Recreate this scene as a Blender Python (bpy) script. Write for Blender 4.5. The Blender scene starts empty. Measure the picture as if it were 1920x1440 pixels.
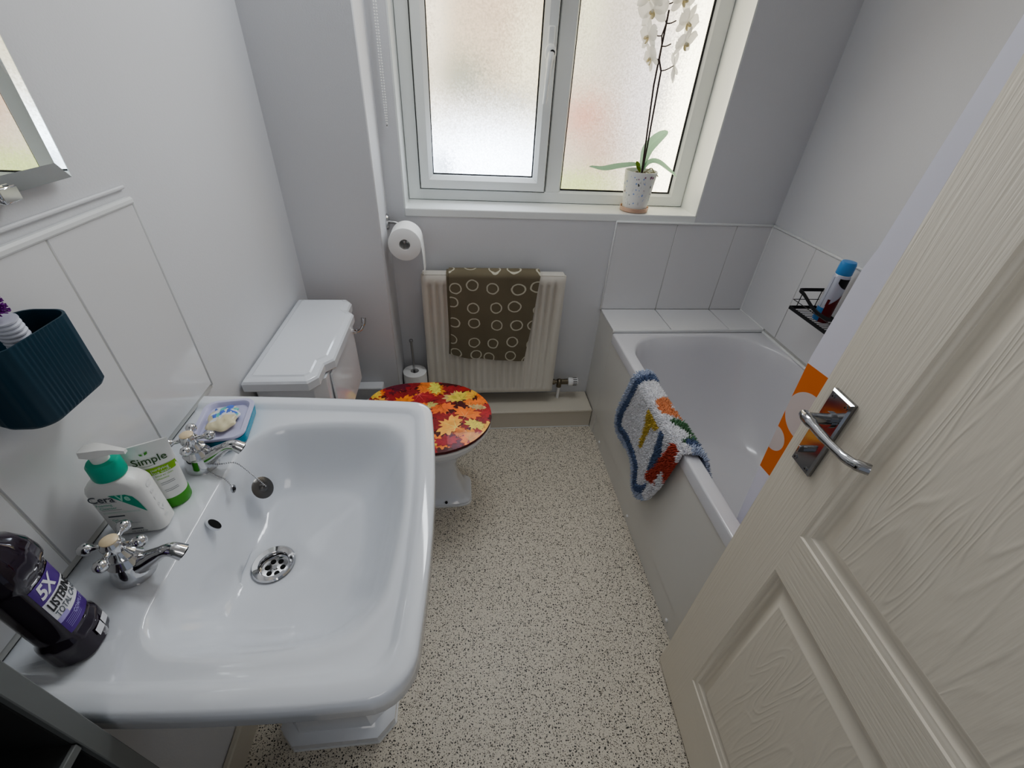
import bpy, bmesh, math, random
from mathutils import Vector, Matrix
random.seed(7)
C = bpy.context.scene.collection
PI = math.pi
# ------------------------------------------------------------------ room numbers (metres)
XL, XR, YB, YN, ZC = -.582, 1.338, 1.775, -.20, 2.35
XP, YP = -.280, 1.581            # boxed-out corner behind the toilet
XB = .638                        # bath panel
# ------------------------------------------------------------------ materials
def nodes(m):
    m.use_nodes = True
    return m.node_tree.nodes, m.node_tree.links, m.node_tree.nodes['Principled BSDF']
def mat(name, col, rough=.5, metal=0, spec=.5, coat=0, trans=0, ior=1.45, bump=None, sss=0, alpha=1):
    m = bpy.data.materials.new(name); n, l, b = nodes(m)
    b.inputs['Base Color'].default_value = (*col, 1); b.inputs['Roughness'].default_value = rough
    b.inputs['Metallic'].default_value = metal; b.inputs['Specular IOR Level'].default_value = spec
    b.inputs['Coat Weight'].default_value = coat; b.inputs['Coat Roughness'].default_value = .08
    b.inputs['Transmission Weight'].default_value = trans; b.inputs['IOR'].default_value = ior
    if sss:
        b.inputs['Subsurface Weight'].default_value = sss; b.inputs['Subsurface Radius'].default_value = (.01, .01, .01)
    if bump:
        sc, st, dist = bump
        t = n.new('ShaderNodeTexNoise'); t.inputs['Scale'].default_value = sc; t.inputs['Detail'].default_value = 4
        tc = n.new('ShaderNodeTexCoord'); l.new(tc.outputs['Object'], t.inputs['Vector'])
        bp = n.new('ShaderNodeBump'); bp.inputs['Strength'].default_value = st; bp.inputs['Distance'].default_value = dist
        l.new(t.outputs['Fac'], bp.inputs['Height']); l.new(bp.outputs['Normal'], b.inputs['Normal'])
    return m
def M_(n, l, op, a, b=None, c=None):
    x = n.new('ShaderNodeMath'); x.operation = op
    for i, v in enumerate((a, b, c)):
        if v is None: continue
        if isinstance(v, (int, float)): x.inputs[i].default_value = v
        else: l.new(v, x.inputs[i])
    return x.outputs[0]
def mixc(n, l, f, a, b):
    x = n.new('ShaderNodeMix'); x.data_type = 'RGBA'
    if isinstance(f, (int, float)): x.inputs[0].default_value = f
    else: l.new(f, x.inputs[0])
    for i, v in ((6, a), (7, b)):
        if isinstance(v, tuple): x.inputs[i].default_value = (*v, 1)
        else: l.new(v, x.inputs[i])
    return x.outputs[2]
def painted(name, col, rough=.6):
    m = bpy.data.materials.new(name); n, l, b = nodes(m)
    tc = n.new('ShaderNodeTexCoord'); t = n.new('ShaderNodeTexNoise'); t.inputs['Scale'].default_value = 2.2
    l.new(tc.outputs['Object'], t.inputs['Vector'])
    l.new(mixc(n, l, t.outputs['Fac'], tuple(c*.95 for c in col), tuple(min(1, c*1.04) for c in col)), b.inputs['Base Color'])
    b.inputs['Roughness'].default_value = rough; b.inputs['Specular IOR Level'].default_value = .35
    t2 = n.new('ShaderNodeTexNoise'); t2.inputs['Scale'].default_value = 260; l.new(tc.outputs['Object'], t2.inputs['Vector'])
    bp = n.new('ShaderNodeBump'); bp.inputs['Strength'].default_value = .12; bp.inputs['Distance'].default_value = .002
    l.new(t2.outputs['Fac'], bp.inputs['Height']); l.new(bp.outputs['Normal'], b.inputs['Normal'])
    return m
M = {}
M['wall'] = painted('pale grey paint', (.66, .665, .685), .55)
M['ceil'] = painted('white ceiling paint', (.78, .78, .77), .8)
M['gloss'] = mat('cream gloss paint', (.62, .58, .50), .32)
M['tile'] = mat('white ceramic tile', (.70, .70, .71), .10, spec=.5)
M['grout'] = mat('grout', (.52, .52, .50), .7)
M['silicone'] = mat('silicone bead', (.74, .75, .75), .35)
M['upvc'] = mat('white window plastic', (.80, .82, .81), .25)
M['gasket'] = mat('black rubber gasket', (.02, .02, .022), .5)
M['ceramic'] = mat('white glazed ceramic', (.73, .755, .80), .10, coat=.4)
M['acrylic'] = mat('white bath acrylic', (.64, .64, .67), .16, coat=.2)
M['panel'] = mat('bath panel', (.68, .67, .64), .3)
M['chrome'] = mat('chrome', (.64, .64, .65), .06, 1)
M['chromed'] = mat('chrome door furniture', (.42, .42, .43), .09, 1)  # darker copy of chrome; reflected dark surroundings put into the colour
M['steel'] = mat('dull steel', (.45, .45, .46), .28, 1)
M['brass'] = mat('aged brass', (.22, .19, .14), .35, .9)
M['brassdark'] = mat('dull dark metal', (.16, .155, .15), .3, .9)
M['rackshade'] = mat('shelf board with painted shade', (.035, .037, .037), .7)  # unlit shelf interior: shade put into a near-black board colour
M['black'] = mat('black', (.012, .012, .014), .45)
M['hole'] = mat('dark hole', (.004, .004, .004), .8)
M['radiator'] = mat('cream radiator enamel', (.66, .63, .57), .35)
M['white_plastic'] = mat('white plastic', (.80, .80, .80), .3)
M['paper'] = mat('white tissue paper', (.86, .86, .85), .9, bump=(300, .15, .001))
M['mirror'] = mat('mirror glass', (.86, .90, .88), .01, 1)
M['teal'] = mat('dark teal plastic', (.010, .046, .075), .42)
M['ivory'] = mat('ivory button', (.80, .66, .45), .35)
M['rack'] = mat('grey painted metal', (.16, .17, .17), .5)
M['lilac'] = mat('lilac plastic', (.58, .58, .76), .3)
M['aqua'] = mat('blue translucent plastic', (.03, .42, .62), .2, trans=.25)
M['collar'] = mat('green collar plastic', (.02, .42, .29), .35)
M['bottle_white'] = mat('white bottle plastic', (.80, .80, .78), .32)
M['green_label'] = mat('green print', (.02, .40, .26), .4)
M['grey_print'] = mat('grey print', (.10, .12, .14), .5)
M['pale_mint'] = mat('pale mint print', (.42, .78, .64), .5)
M['mint_print'] = mat('mint print', (.18, .50, .38), .5)
M['lime'] = mat('lime green print', (.25, .50, .02), .4)
M['leafgreen'] = mat('leaf green cap', (.07, .33, .03), .4)
M['simple_text'] = mat('dark green print', (.05, .12, .04), .5)
M['mouth'] = mat('dark purple liquid in clear bottle', (.018, .008, .022), .06, coat=.7)
M['mcap'] = mat('black glossy cap', (.03, .03, .035), .12, coat=.5)
M['purple'] = mat('purple label', (.085, .022, .26), .3)
M['white_label'] = mat('white label', (.80, .80, .84), .35)
M['lightp'] = mat('light violet print', (.42, .36, .70), .35)
M['petal'] = mat('white orchid petal', (.86, .86, .84), .55, sss=.25)
M['petalc'] = mat('yellow orchid throat', (.82, .72, .45), .5)
def translucent(m, col, f):
    n, l = m.node_tree.nodes, m.node_tree.links; t = n.new('ShaderNodeBsdfTranslucent'); t.inputs[0].default_value = (*col, 1); mx = n.new('ShaderNodeMixShader'); mx.inputs[0].default_value = f
    l.new(n['Principled BSDF'].outputs[0], mx.inputs[1]); l.new(t.outputs[0], mx.inputs[2]); l.new(mx.outputs[0], n['Material Output'].inputs[0])
translucent(M['petal'], (.97, .97, .93), .5)
M['stem'] = mat('dark plum stem', (.045, .028, .03), .5)
M['leaf'] = mat('orchid leaf', (.30, .48, .36), .3)
translucent(M['leaf'], (.45, .70, .50), .35)
M['young'] = mat('young leaf', (.28, .42, .03), .45)
M['soil'] = mat('dark bark', (.05, .035, .02), .9)
M['root'] = mat('pale aerial root', (.5, .47, .33), .7)
M['saucer'] = mat('peach translucent saucer', (.92, .62, .47), .15, trans=.35)
M['navy'] = mat('dark blue print', (.02, .04, .12), .4)
M['redprint'] = mat('dark red print', (.13, .008, .012), .4)
M['canblue'] = mat('light blue cap', (.07, .28, .62), .3)
M['canbase'] = mat('blue can base', (.06, .22, .50), .3)
M['cangrey'] = mat('silver grey can', (.55, .57, .66), .3, .3)
M['brist1'] = mat('purple bristle', (.20, .02, .28), .5)
M['brist2'] = mat('dark bristle', (.01, .01, .015), .5)
M['ribwhite'] = mat('white ribbed rubber', (.62, .64, .72), .5)
M['pinkspot'] = mat('pink mark', (.75, .22, .24), .4)

def floor_mat():
    m = bpy.data.materials.new('speckled vinyl'); n, l, b = nodes(m)
    tc = n.new('ShaderNodeTexCoord'); base = (.66, .61, .525)
    big = n.new('ShaderNodeTexNoise'); big.inputs['Scale'].default_value = 3; l.new(tc.outputs['Object'], big.inputs['Vector'])
    col = mixc(n, l, big.outputs['Fac'], tuple(c*.93 for c in base), tuple(c*1.08 for c in base))
    nz = n.new('ShaderNodeTexNoise'); nz.inputs['Scale'].default_value = 330; l.new(tc.outputs['Object'], nz.inputs['Vector'])
    dis = n.new('ShaderNodeVectorMath'); dis.operation = 'MULTIPLY_ADD'
    l.new(nz.outputs['Color'], dis.inputs[0]); dis.inputs[1].default_value = (.0035,)*3; l.new(tc.outputs['Object'], dis.inputs[2])
    for sc, thr, prob, dark in ((150, .33, .58, (.045, .042, .038)), (250, .38, .55, (.13, .11, .08)), (110, .25, .38, (.03, .028, .026)), (330, .34, .45, (.06, .055, .05))):
        v = n.new('ShaderNodeTexVoronoi'); v.voronoi_dimensions = '2D'; v.inputs['Scale'].default_value = sc; l.new(dis.outputs[0], v.inputs['Vector'])
        sep = n.new('ShaderNodeSeparateColor'); l.new(v.outputs['Color'], sep.inputs[0])
        rad = M_(n, l, 'MULTIPLY', sep.outputs[1], thr)
        f = M_(n, l, 'MULTIPLY', M_(n, l, 'LESS_THAN', v.outputs['Distance'], rad), M_(n, l, 'LESS_THAN', sep.outputs[0], prob))
        col = mixc(n, l, f, col, dark)
    l.new(col, b.inputs['Base Color']); b.inputs['Roughness'].default_value = .42; b.inputs['Specular IOR Level'].default_value = .35
    return m
M['floor'] = floor_mat()

def door_mat(name, sx, sz, st, cont=0, dist=.003):
    m = bpy.data.materials.new(name); n, l, b = nodes(m)
    b.inputs['Base Color'].default_value = (.77, .715, .61, 1); b.inputs['Roughness'].default_value = .42
    tc = n.new('ShaderNodeTexCoord'); mp = n.new('ShaderNodeMapping'); mp.inputs['Scale'].default_value = (1, sx, sz)
    l.new(tc.outputs['Object'], mp.inputs['Vector'])
    t = n.new('ShaderNodeTexNoise'); t.inputs['Scale'].default_value = 1; t.inputs['Detail'].default_value = 4 if not cont else 1.5
    t.inputs['Distortion'].default_value = .3; l.new(mp.outputs['Vector'], t.inputs['Vector']); w = t.outputs['Fac']
    if cont:
        w = M_(n, l, 'SINE', M_(n, l, 'MULTIPLY', w, cont)); w = M_(n, l, 'POWER', M_(n, l, 'MULTIPLY_ADD', w, .5, .5), 3.0)
        g = n.new('ShaderNodeTexNoise'); g.inputs['Scale'].default_value = 14; l.new(tc.outputs['Object'], g.inputs['Vector'])
        w = M_(n, l, 'MULTIPLY', w, M_(n, l, 'MULTIPLY_ADD', g.outputs['Fac'], 2.4, -.6))
        mp2 = n.new('ShaderNodeMapping'); mp2.inputs['Scale'].default_value = (1, 170, 14); l.new(tc.outputs['Object'], mp2.inputs['Vector'])
        t2 = n.new('ShaderNodeTexNoise'); t2.inputs['Scale'].default_value = 1; t2.inputs['Detail'].default_value = 2; l.new(mp2.outputs[0], t2.inputs['Vector'])
        w = M_(n, l, 'MULTIPLY_ADD', t2.outputs['Fac'], .5, w)
    bp = n.new('ShaderNodeBump'); bp.inputs['Strength'].default_value = st; bp.inputs['Distance'].default_value = dist
    l.new(w, bp.inputs['Height']); l.new(bp.outputs['Normal'], b.inputs['Normal'])
    return m
M['door'] = door_mat('cream door woodgrain', 210, 7, .6, 0, .0025)
M['doorm'] = mat('cream door moulding paint', (.77, .715, .61), .36)
M['doorh'] = door_mat('cream door woodgrain across', 8, 180, .4)
M['doorp'] = door_mat('cream door cathedral grain', 14, 2.0, .36, 95, .0022)

def glowing_glass_mat(name, blobs, base, strength):
    """obscured glass that glows itself: outdoor daylight painted as soft emission patches, pebbled surface"""
    m = bpy.data.materials.new(name); n, l, b = nodes(m)
    tc = n.new('ShaderNodeTexCoord'); sp = n.new('ShaderNodeSeparateXYZ')
    nz = n.new('ShaderNodeTexNoise'); nz.inputs['Scale'].default_value = 170; nz.inputs['Detail'].default_value = 2
    l.new(tc.outputs['Object'], nz.inputs['Vector'])
    ma = n.new('ShaderNodeVectorMath'); ma.operation = 'MULTIPLY_ADD'; l.new(nz.outputs['Color'], ma.inputs[0])
    ma.inputs[1].default_value = (.10, .10, .10); l.new(tc.outputs['Object'], ma.inputs[2])
    l.new(ma.outputs[0], sp.inputs[0]); X = sp.outputs[0]; Z = sp.outputs[2]
    col = None; prev = base
    for (x0, z0, sx, sz, c, a) in blobs:
        dx = M_(n, l, 'DIVIDE', M_(n, l, 'SUBTRACT', X, x0+.05), sx); dz = M_(n, l, 'DIVIDE', M_(n, l, 'SUBTRACT', Z, z0+.05), sz)
        e = M_(n, l, 'EXPONENT', M_(n, l, 'MULTIPLY', M_(n, l, 'ADD', M_(n, l, 'MULTIPLY', dx, dx), M_(n, l, 'MULTIPLY', dz, dz)), -1.0))
        prev = mixc(n, l, M_(n, l, 'MULTIPLY', e, a), prev, c)
    l.new(prev, b.inputs['Emission Color']); l.new(M_(n, l, 'MULTIPLY_ADD', nz.outputs['Fac'], strength*.9, strength*.55), b.inputs['Emission Strength'])
    b.inputs['Base Color'].default_value = (.35, .36, .36, 1); b.inputs['Roughness'].default_value = .22
    bp = n.new('ShaderNodeBump'); bp.inputs['Strength'].default_value = .5; bp.inputs['Distance'].default_value = .001
    l.new(nz.outputs['Fac'], bp.inputs['Height']); l.new(bp.outputs['Normal'], b.inputs['Normal'])
    return m
GS = 2.0  # pane glow strength; the glass itself emits the painted daylight
M['glassL'] = glowing_glass_mat('glowing obscured glass casement', [
    (.12, 1.72, .22, .30, (.60, .43, .28), .85), (-.08, 1.55, .05, .6, (1.0, .88, .68), .7), (.26, 1.50, .07, .22, (1.0, .90, .60), .7), (.02, 1.43, .10, .085, (.27, .27, .18), .85),
    (.20, 1.37, .13, .05, (.38, .36, .25), .6), (.10, 1.16, .34, .13, (3.2, 3.6, 4.2), 1.0), (-.07, 1.14, .05, .05, (.80, .92, 1.1), .8)], (.74, .62, .41), GS)
M['glassR'] = glowing_glass_mat('glowing obscured glass fixed', [
    (.46, 1.68, .06, .22, (.85, .82, .50), .7), (.60, 1.60, .12, .28, (.52, .47, .39), .7), (.49, 1.33, .10, .085, (.62, .30, .20), .9), (.57, 1.22, .10, .13, (.52, .34, .24), .8),
    (.50, 1.09, .20, .06, (.52, .60, .20), .9), (.87, 1.35, .09, .60, (3.0, 2.8, 2.1), .95), (.72, 1.42, .10, .25, (.85, .80, .84), .6)], (.66, .56, .43), GS)

def vcol_mat(name, rough=.6, noise=0, scale=60, spec=.4, coat=0):
    m = bpy.data.materials.new(name); n, l, b = nodes(m)
    a = n.new('ShaderNodeAttribute'); a.attribute_name = 'Col'; c = a.outputs['Color']
    if noise:
        tc = n.new('ShaderNodeTexCoord'); t = n.new('ShaderNodeTexNoise'); t.inputs['Scale'].default_value = scale; t.inputs['Detail'].default_value = 5
        l.new(tc.outputs['Object'], t.inputs['Vector'])
        h = n.new('ShaderNodeHueSaturation'); l.new(c, h.inputs['Color'])
        l.new(M_(n, l, 'MULTIPLY_ADD', t.outputs['Fac'], noise*2, 1-noise), h.inputs['Value']); c = h.outputs[0]
    l.new(c, b.inputs['Base Color']); b.inputs['Roughness'].default_value = rough; b.inputs['Specular IOR Level'].default_value = spec
    b.inputs['Coat Weight'].default_value = coat
    return m
M['leafprint'] = vcol_mat('autumn leaf print', .35, .55, 55, coat=.2)
M['tuft'] = vcol_mat('tufted cotton', .95, .15, 200, spec=.1)
M['soap'] = vcol_mat('marbled soap', .3, .1, 80)

def towel_mat():
    m = bpy.data.materials.new('olive brown towel with pale rings'); n, l, b = nodes(m)
    uv = n.new('ShaderNodeUVMap'); uv.uv_map = 'UVMap'
    nz = n.new('ShaderNodeTexNoise'); nz.inputs['Scale'].default_value = 40; l.new(uv.outputs[0], nz.inputs['Vector'])
    d = n.new('ShaderNodeVectorMath'); d.operation = 'MULTIPLY_ADD'; l.new(nz.outputs['Color'], d.inputs[0]); d.inputs[1].default_value = (.006,)*3; l.new(uv.outputs[0], d.inputs[2])
    v = n.new('ShaderNodeTexVoronoi'); v.voronoi_dimensions = '2D'; v.inputs['Scale'].default_value = 11.5; v.inputs['Randomness'].default_value = .35
    l.new(d.outputs[0], v.inputs['Vector'])
    f = M_(n, l, 'LESS_THAN', M_(n, l, 'ABSOLUTE', M_(n, l, 'SUBTRACT', v.outputs['Distance'], .27)), .032)
    n2 = n.new('ShaderNodeTexNoise'); n2.inputs['Scale'].default_value = 9; l.new(uv.outputs[0], n2.inputs['Vector'])
    base = mixc(n, l, n2.outputs['Fac'], (.165, .142, .098), (.225, .195, .138))
    l.new(mixc(n, l, f, base, (.56, .54, .44)), b.inputs['Base Color'])
    b.inputs['Roughness'].default_value = .95; b.inputs['Specular IOR Level'].default_value = .1
    n3 = n.new('ShaderNodeTexNoise'); n3.inputs['Scale'].default_value = 700; l.new(uv.outputs[0], n3.inputs['Vector'])
    bp = n.new('ShaderNodeBump'); bp.inputs['Strength'].default_value = .4; bp.inputs['Distance'].default_value = .002
    l.new(n3.outputs['Fac'], bp.inputs['Height']); l.new(bp.outputs['Normal'], b.inputs['Normal'])
    return m
M['towel'] = towel_mat()

def curtain_mat():
    m = bpy.data.materials.new('white curtain with orange band'); n, l, b = nodes(m)
    uv = n.new('ShaderNodeUVMap'); uv.uv_map = 'UVMap'; sp = n.new('ShaderNodeSeparateXYZ'); l.new(uv.outputs[0], sp.inputs[0])
    U, V = sp.outputs[0], sp.outputs[1]
    band = M_(n, l, 'MULTIPLY', M_(n, l, 'GREATER_THAN', V, .695), M_(n, l, 'LESS_THAN', V, .985))
    col = mixc(n, l, band, (.90, .90, 1.0), (.90, .24, .05))
    for u0, z0, r, per in ((.052, .880, .055, .26), (.004, .786, .031, .26), (.15, .77, .04, .26)):
        du = M_(n, l, 'SUBTRACT', M_(n, l, 'MODULO', M_(n, l, 'ADD', U, per*1.5-u0), per), per*.5)
        dv = M_(n, l, 'MULTIPLY', M_(n, l, 'SUBTRACT', V, z0), 1.0)
        rr = M_(n, l, 'SQRT', M_(n, l, 'ADD', M_(n, l, 'MULTIPLY', du, du), M_(n, l, 'MULTIPLY', dv, dv)))
        col = mixc(n, l, M_(n, l, 'LESS_THAN', rr, r), col, (.78, .70, .68))
    l.new(col, b.inputs['Base Color']); b.inputs['Roughness'].default_value = .35
    t = n.new('ShaderNodeBsdfTranslucent'); l.new(col, t.inputs[0]); mx = n.new('ShaderNodeMixShader'); mx.inputs[0].default_value = .35
    l.new(b.outputs[0], mx.inputs[1]); l.new(t.outputs[0], mx.inputs[2]); l.new(mx.outputs[0], n['Material Output'].inputs[0])
    return m
M['curtain'] = curtain_mat()

# ------------------------------------------------------------------ mesh builder
class MB:
    def __init__(s):
        s.bm = bmesh.new(); s.mats = []; s.col = s.bm.loops.layers.float_color.new('Col'); s.uv = s.bm.loops.layers.uv.new('UVMap')
    def mi(s, m):
        if m is None: m = M['white_plastic']
        if isinstance(m, str): m = M[m]
        if m not in s.mats: s.mats.append(m)
        return s.mats.index(m)
    def v(s, p): return s.bm.verts.new(p)
    def f(s, vs, m, smooth=True, col=None, uvs=None):
        try: fc = s.bm.faces.new(vs)
        except ValueError: return None
        fc.material_index = s.mi(m); fc.smooth = smooth
        if col:
            for lp in fc.loops: lp[s.col] = (*col, 1)
        if uvs:
            for lp, u in zip(fc.loops, uvs): lp[s.uv].uv = u
        return fc
    def poly(s, pts, m, col=None, smooth=False): return s.f([s.v(p) for p in pts], m, smooth, col)
    def box(s, x0, x1, y0, y1, z0, z1, m, T=None, bev=0):
        if bev:
            b2 = min(bev, abs(x1-x0)/2.2, abs(y1-y0)/2.2, abs(z1-z0)/2.2)
            R = lambda k, z: [(x0+k, y0+b2, z), (x0+b2, y0+k, z), (x1-b2, y0+k, z), (x1-k, y0+b2, z), (x1-k, y1-b2, z), (x1-b2, y1-k, z), (x0+b2, y1-k, z), (x0+k, y1-b2, z)]
            s.loft([R(b2*.9, z0), R(0, z0+b2), R(0, z1-b2), R(b2*.9, z1)], m, T=T); return
        c = [(x, y, z) for z in (z0, z1) for y in (y0, y1) for x in (x0, x1)]
        if T: c = [T @ Vector(p) for p in c]
        vs = [s.v(p) for p in c]
        for q in ((0, 2, 3, 1), (4, 5, 7, 6), (0, 1, 5, 4), (2, 6, 7, 3), (0, 4, 6, 2), (1, 3, 7, 5)): s.f([vs[i] for i in q], m, False)
    def loft(s, rings, m, cap0=True, cap1=True, T=None, closed=True, col=None, smooth=True, mlist=None):
        R = [[s.v(T @ Vector(p) if T else p) for p in r] for r in rings]; n = len(R[0])
        for k in range(len(R)-1):
            mm = mlist[k] if mlist else m
            for i in range(n if closed else n-1):
                j = (i+1) % n; s.f([R[k][i], R[k][j], R[k+1][j], R[k+1][i]], mm, smooth, col)
        if cap0: s.f(R[0][::-1], mlist[0] if mlist else m, smooth, col)
        if cap1: s.f(R[-1], mlist[-1] if mlist else m, smooth, col)
        return R
    def lathe(s, prof, m, c=(0, 0, 0), T=None, n=28, cap0=True, cap1=True, mlist=None, sx=1, sy=1):
        rings = [[(c[0]+r*math.cos(2*PI*i/n)*sx, c[1]+r*math.sin(2*PI*i/n)*sy, c[2]+z) for i in range(n)] for r, z in prof]
        return s.loft(rings, m, cap0, cap1, T, mlist=mlist)
    def tube(s, path, r, m, n=10, caps=True):
        P = [Vector(p) for p in path]; rs = r if isinstance(r, (list, tuple)) else [r]*len(P)
        t0 = (P[1]-P[0]).normalized(); a = t0.orthogonal().normalized(); rings = []
        for i, p in enumerate(P):
            t = (P[min(i+1, len(P)-1)]-P[max(i-1, 0)]).normalized()
            a = (a-t*a.dot(t)).normalized(); b = t.cross(a)
            rings.append([p+(a*math.cos(2*PI*k/n)+b*math.sin(2*PI*k/n))*rs[i] for k in range(n)])
        s.loft(rings, m, caps, caps)
    def cyl(s, p0, p1, r, m, n=20, r1=None): s.tube([p0, p1], [r, r if r1 is None else r1], m, n)
    def ball(s, c, r, m, n=12, sc=(1, 1, 1)):
        rings = []
        for k in range(1, n//2):
            a = PI*k/(n//2); rings.append([(c[0]+r*math.sin(a)*math.cos(2*PI*i/n)*sc[0], c[1]+r*math.sin(a)*math.sin(2*PI*i/n)*sc[1], c[2]-r*math.cos(a)*sc[2]) for i in range(n)])
        R = s.loft(rings, m, False, False)
        b = s.v((c[0], c[1], c[2]-r*sc[2])); t = s.v((c[0], c[1], c[2]+r*sc[2]))
        for i in range(n):
            s.f([R[0][(i+1) % n], R[0][i], b], m); s.f([R[-1][i], R[-1][(i+1) % n], t], m)
    def text(s, txt, size, fn, m, bold=0, sx=1, align='LEFT', shear=0):
        cu = bpy.data.curves.new('t', 'FONT'); cu.body = txt; cu.size = size; cu.offset = bold; cu.align_x = align; cu.shear = shear
        cu.resolution_u = 3; ob = bpy.data.objects.new('t', cu); me = bpy.data.meshes.new_from_object(ob)
        vs = [s.v(fn(v.co.x*sx, v.co.y)) for v in me.vertices]
        for p in me.polygons: s.f([vs[i] for i in p.vertices], m, False)
        bpy.data.objects.remove(ob); bpy.data.curves.remove(cu); bpy.data.meshes.remove(me)
    def build(s, name, parent=None, ang=38, weld=False):
        if weld: bmesh.ops.remove_doubles(s.bm, verts=s.bm.verts, dist=1e-5)
        s.bm.normal_update(); lim = math.radians(ang)
        for e in s.bm.edges:
            if len(e.link_faces) == 2 and e.calc_face_angle(0) > lim: e.smooth = False
        me = bpy.data.meshes.new(name); s.bm.to_mesh(me); s.bm.free()
        for m in s.mats: me.materials.append(m)
        o = bpy.data.objects.new(name, me); C.objects.link(o)
        if parent is not None:
            o.parent = parent; o.matrix_parent_inverse = Matrix.Translation(parent.location).inverted() if parent.type == 'EMPTY' else Matrix()
        return o
def tag(o, label=None, cat=None, group=None, kind=None):
    if label: o['label'] = label
    if cat: o['category'] = cat
    if group: o['group'] = group
    if kind: o['kind'] = kind
    return o
def thing(name, loc, label, cat, group=None, kind=None):
    e = bpy.data.objects.new(name, None); e.empty_display_size = .05; e.location = loc; C.objects.link(e)
    return tag(e, label, cat, group, kind)
def rring(cor, rad, z, n=6, m=4, bow=None):
    out = []; N = len(cor); rr = rad if isinstance(rad, (list, tuple)) else [rad]*N; arcs = []
    for i in range(N):
        p = Vector(cor[i]); u = (Vector(cor[i-1])-p).normalized(); w = (Vector(cor[(i+1) % N])-p).normalized()
        th = u.angle(w); r = max(rr[i], 1e-4); d = r/math.tan(th/2); c = p+(u+w).normalized()*(r/math.sin(th/2))
        a = (p+u*d)-c; b = (p+w*d)-c; a0 = math.atan2(a.y, a.x); a1 = math.atan2(b.y, b.x)
        while a1-a0 > PI: a1 -= 2*PI
        while a1-a0 < -PI: a1 += 2*PI
        arcs.append([(c.x+r*math.cos(a0+(a1-a0)*k/n), c.y+r*math.sin(a0+(a1-a0)*k/n)) for k in range(n+1)])
    for i in range(N):
        out += arcs[i]; s, e = Vector(arcs[i][-1]), Vector(arcs[(i+1) % N][0]); d = e-s; nn = Vector((d.y, -d.x)).normalized()
        for k in range(1, m):
            t = k/m; q = s+d*t
            if bow: q += nn*bow[i]*4*t*(1-t)
            out.append((q.x, q.y))
    return [(x, y, z) for x, y in out]
def inset(cor, d):
    """offset a counter-clockwise outline inwards by d (works at concave corners too)"""
    N = len(cor); out = []
    for i in range(N):
        p = Vector(cor[i]); e0 = (p-Vector(cor[i-1])).normalized(); e1 = (Vector(cor[(i+1) % N])-p).normalized()
        n0 = Vector((-e0.y, e0.x)); n1 = Vector((-e1.y, e1.x)); out.append(tuple(p+(n0+n1)*(d/(1+n0.dot(n1)))))
    return out
def lerp(a, b, t): return tuple(x+(y-x)*t for x, y in zip(a, b))
def smoothpath(pts, k=6):
    P = [Vector(p) for p in pts]; P = [P[0]*2-P[1]]+P+[P[-1]*2-P[-2]]; out = []
    for i in range(1, len(P)-2):
        a, b, c, d = P[i-1:i+3]
        for j in range(k):
            t = j/k; out.append(.5*((2*b)+(c-a)*t+(2*a-5*b+4*c-d)*t*t+(3*b-a-3*c+d)*t**3))
    return out+[P[-2]]
def rotz(c, deg): return Matrix.Translation(c) @ Matrix.Rotation(math.radians(deg), 4, 'Z')

# ================================================================== SETTING
def struct(mb, name, label, cat='wall', parent=None):
    o = mb.build(name, parent)
    return tag(o, label, cat, kind='structure')
b = MB(); b.box(XL-.1, XR+.1, YN-1.3, YB+.25, -.05, 0, 'floor'); struct(b, 'floor', 'pale speckled vinyl floor between basin and bath', 'floor')
b = MB(); b.box(XL-.1, XR+.1, YN-1.3, YB+.25, ZC, ZC+.05, 'ceil'); struct(b, 'ceiling', 'white painted ceiling above the bathroom', 'ceiling')
b = MB(); b.box(XL-.1, XL, YN-.1, YB+.2, 0, ZC, 'wall'); struct(b, 'wall_left', 'grey painted wall behind the basin and mirror')
b = MB(); b.box(XR, XR+.1, YN-.1, YB+.2, 0, ZC, 'wall'); struct(b, 'wall_right', 'grey painted wall along the far side of the bath')
WX0, WX1, WZ0, WZ1, YW = -.216, .975, 1.013, 2.08, 1.919
b = MB()
b.box(XL, WX0, YB, YB+.23, 0, ZC, 'wall'); b.box(WX1, XR, YB, YB+.23, 0, ZC, 'wall')
b.box(WX0, WX1, YB, YB+.23, 0, WZ0-.004, 'wall'); b.box(WX0, WX1, YB, YB+.23, WZ1, ZC, 'wall')
struct(b, 'wall_window', 'grey painted wall around the window and behind the radiator')
b = MB(); b.box(XL-.01, XP, YP, YB+.005, 0, ZC, 'wall', bev=.004); struct(b, 'wall_boxing', 'grey boxed-out corner wall behind the toilet')
b = MB(); b.box(XL, -.30, YN-.1, YN, 0, ZC, 'wall'); b.box(.56, XR, YN-.1, YN, 0, ZC, 'wall'); b.box(-.30, .56, YN-.1, YN, 2.02, ZC, 'wall')
struct(b, 'wall_near', 'grey wall around the doorway')
b = MB(); b.box(XL, XL+.016, .0, .97, 0, .10, 'gloss', bev=.004); struct(b, 'baseboard_left', 'cream skirting board along the wall under the basin', 'skirting')
# pipe boxing below radiator
b = MB(); b.box(XP, XB, 1.626, YB, 0, .098, 'gloss')
b.box(XP, XB, 1.616, YB, .098, .112, 'gloss', bev=.004)
b.box(XP, XB, 1.622, 1.63, .0, .004, 'silicone')
struct(b, 'trim_1', 'cream boxed pipe ledge on the floor below the radiator', 'boxing')
b = MB(); b.box(XL, -.345, 1.53, YP, 0, .335, 'wall', bev=.004); struct(b, 'trim_2', 'low grey boxing step on the wall behind the toilet', 'boxing')
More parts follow.
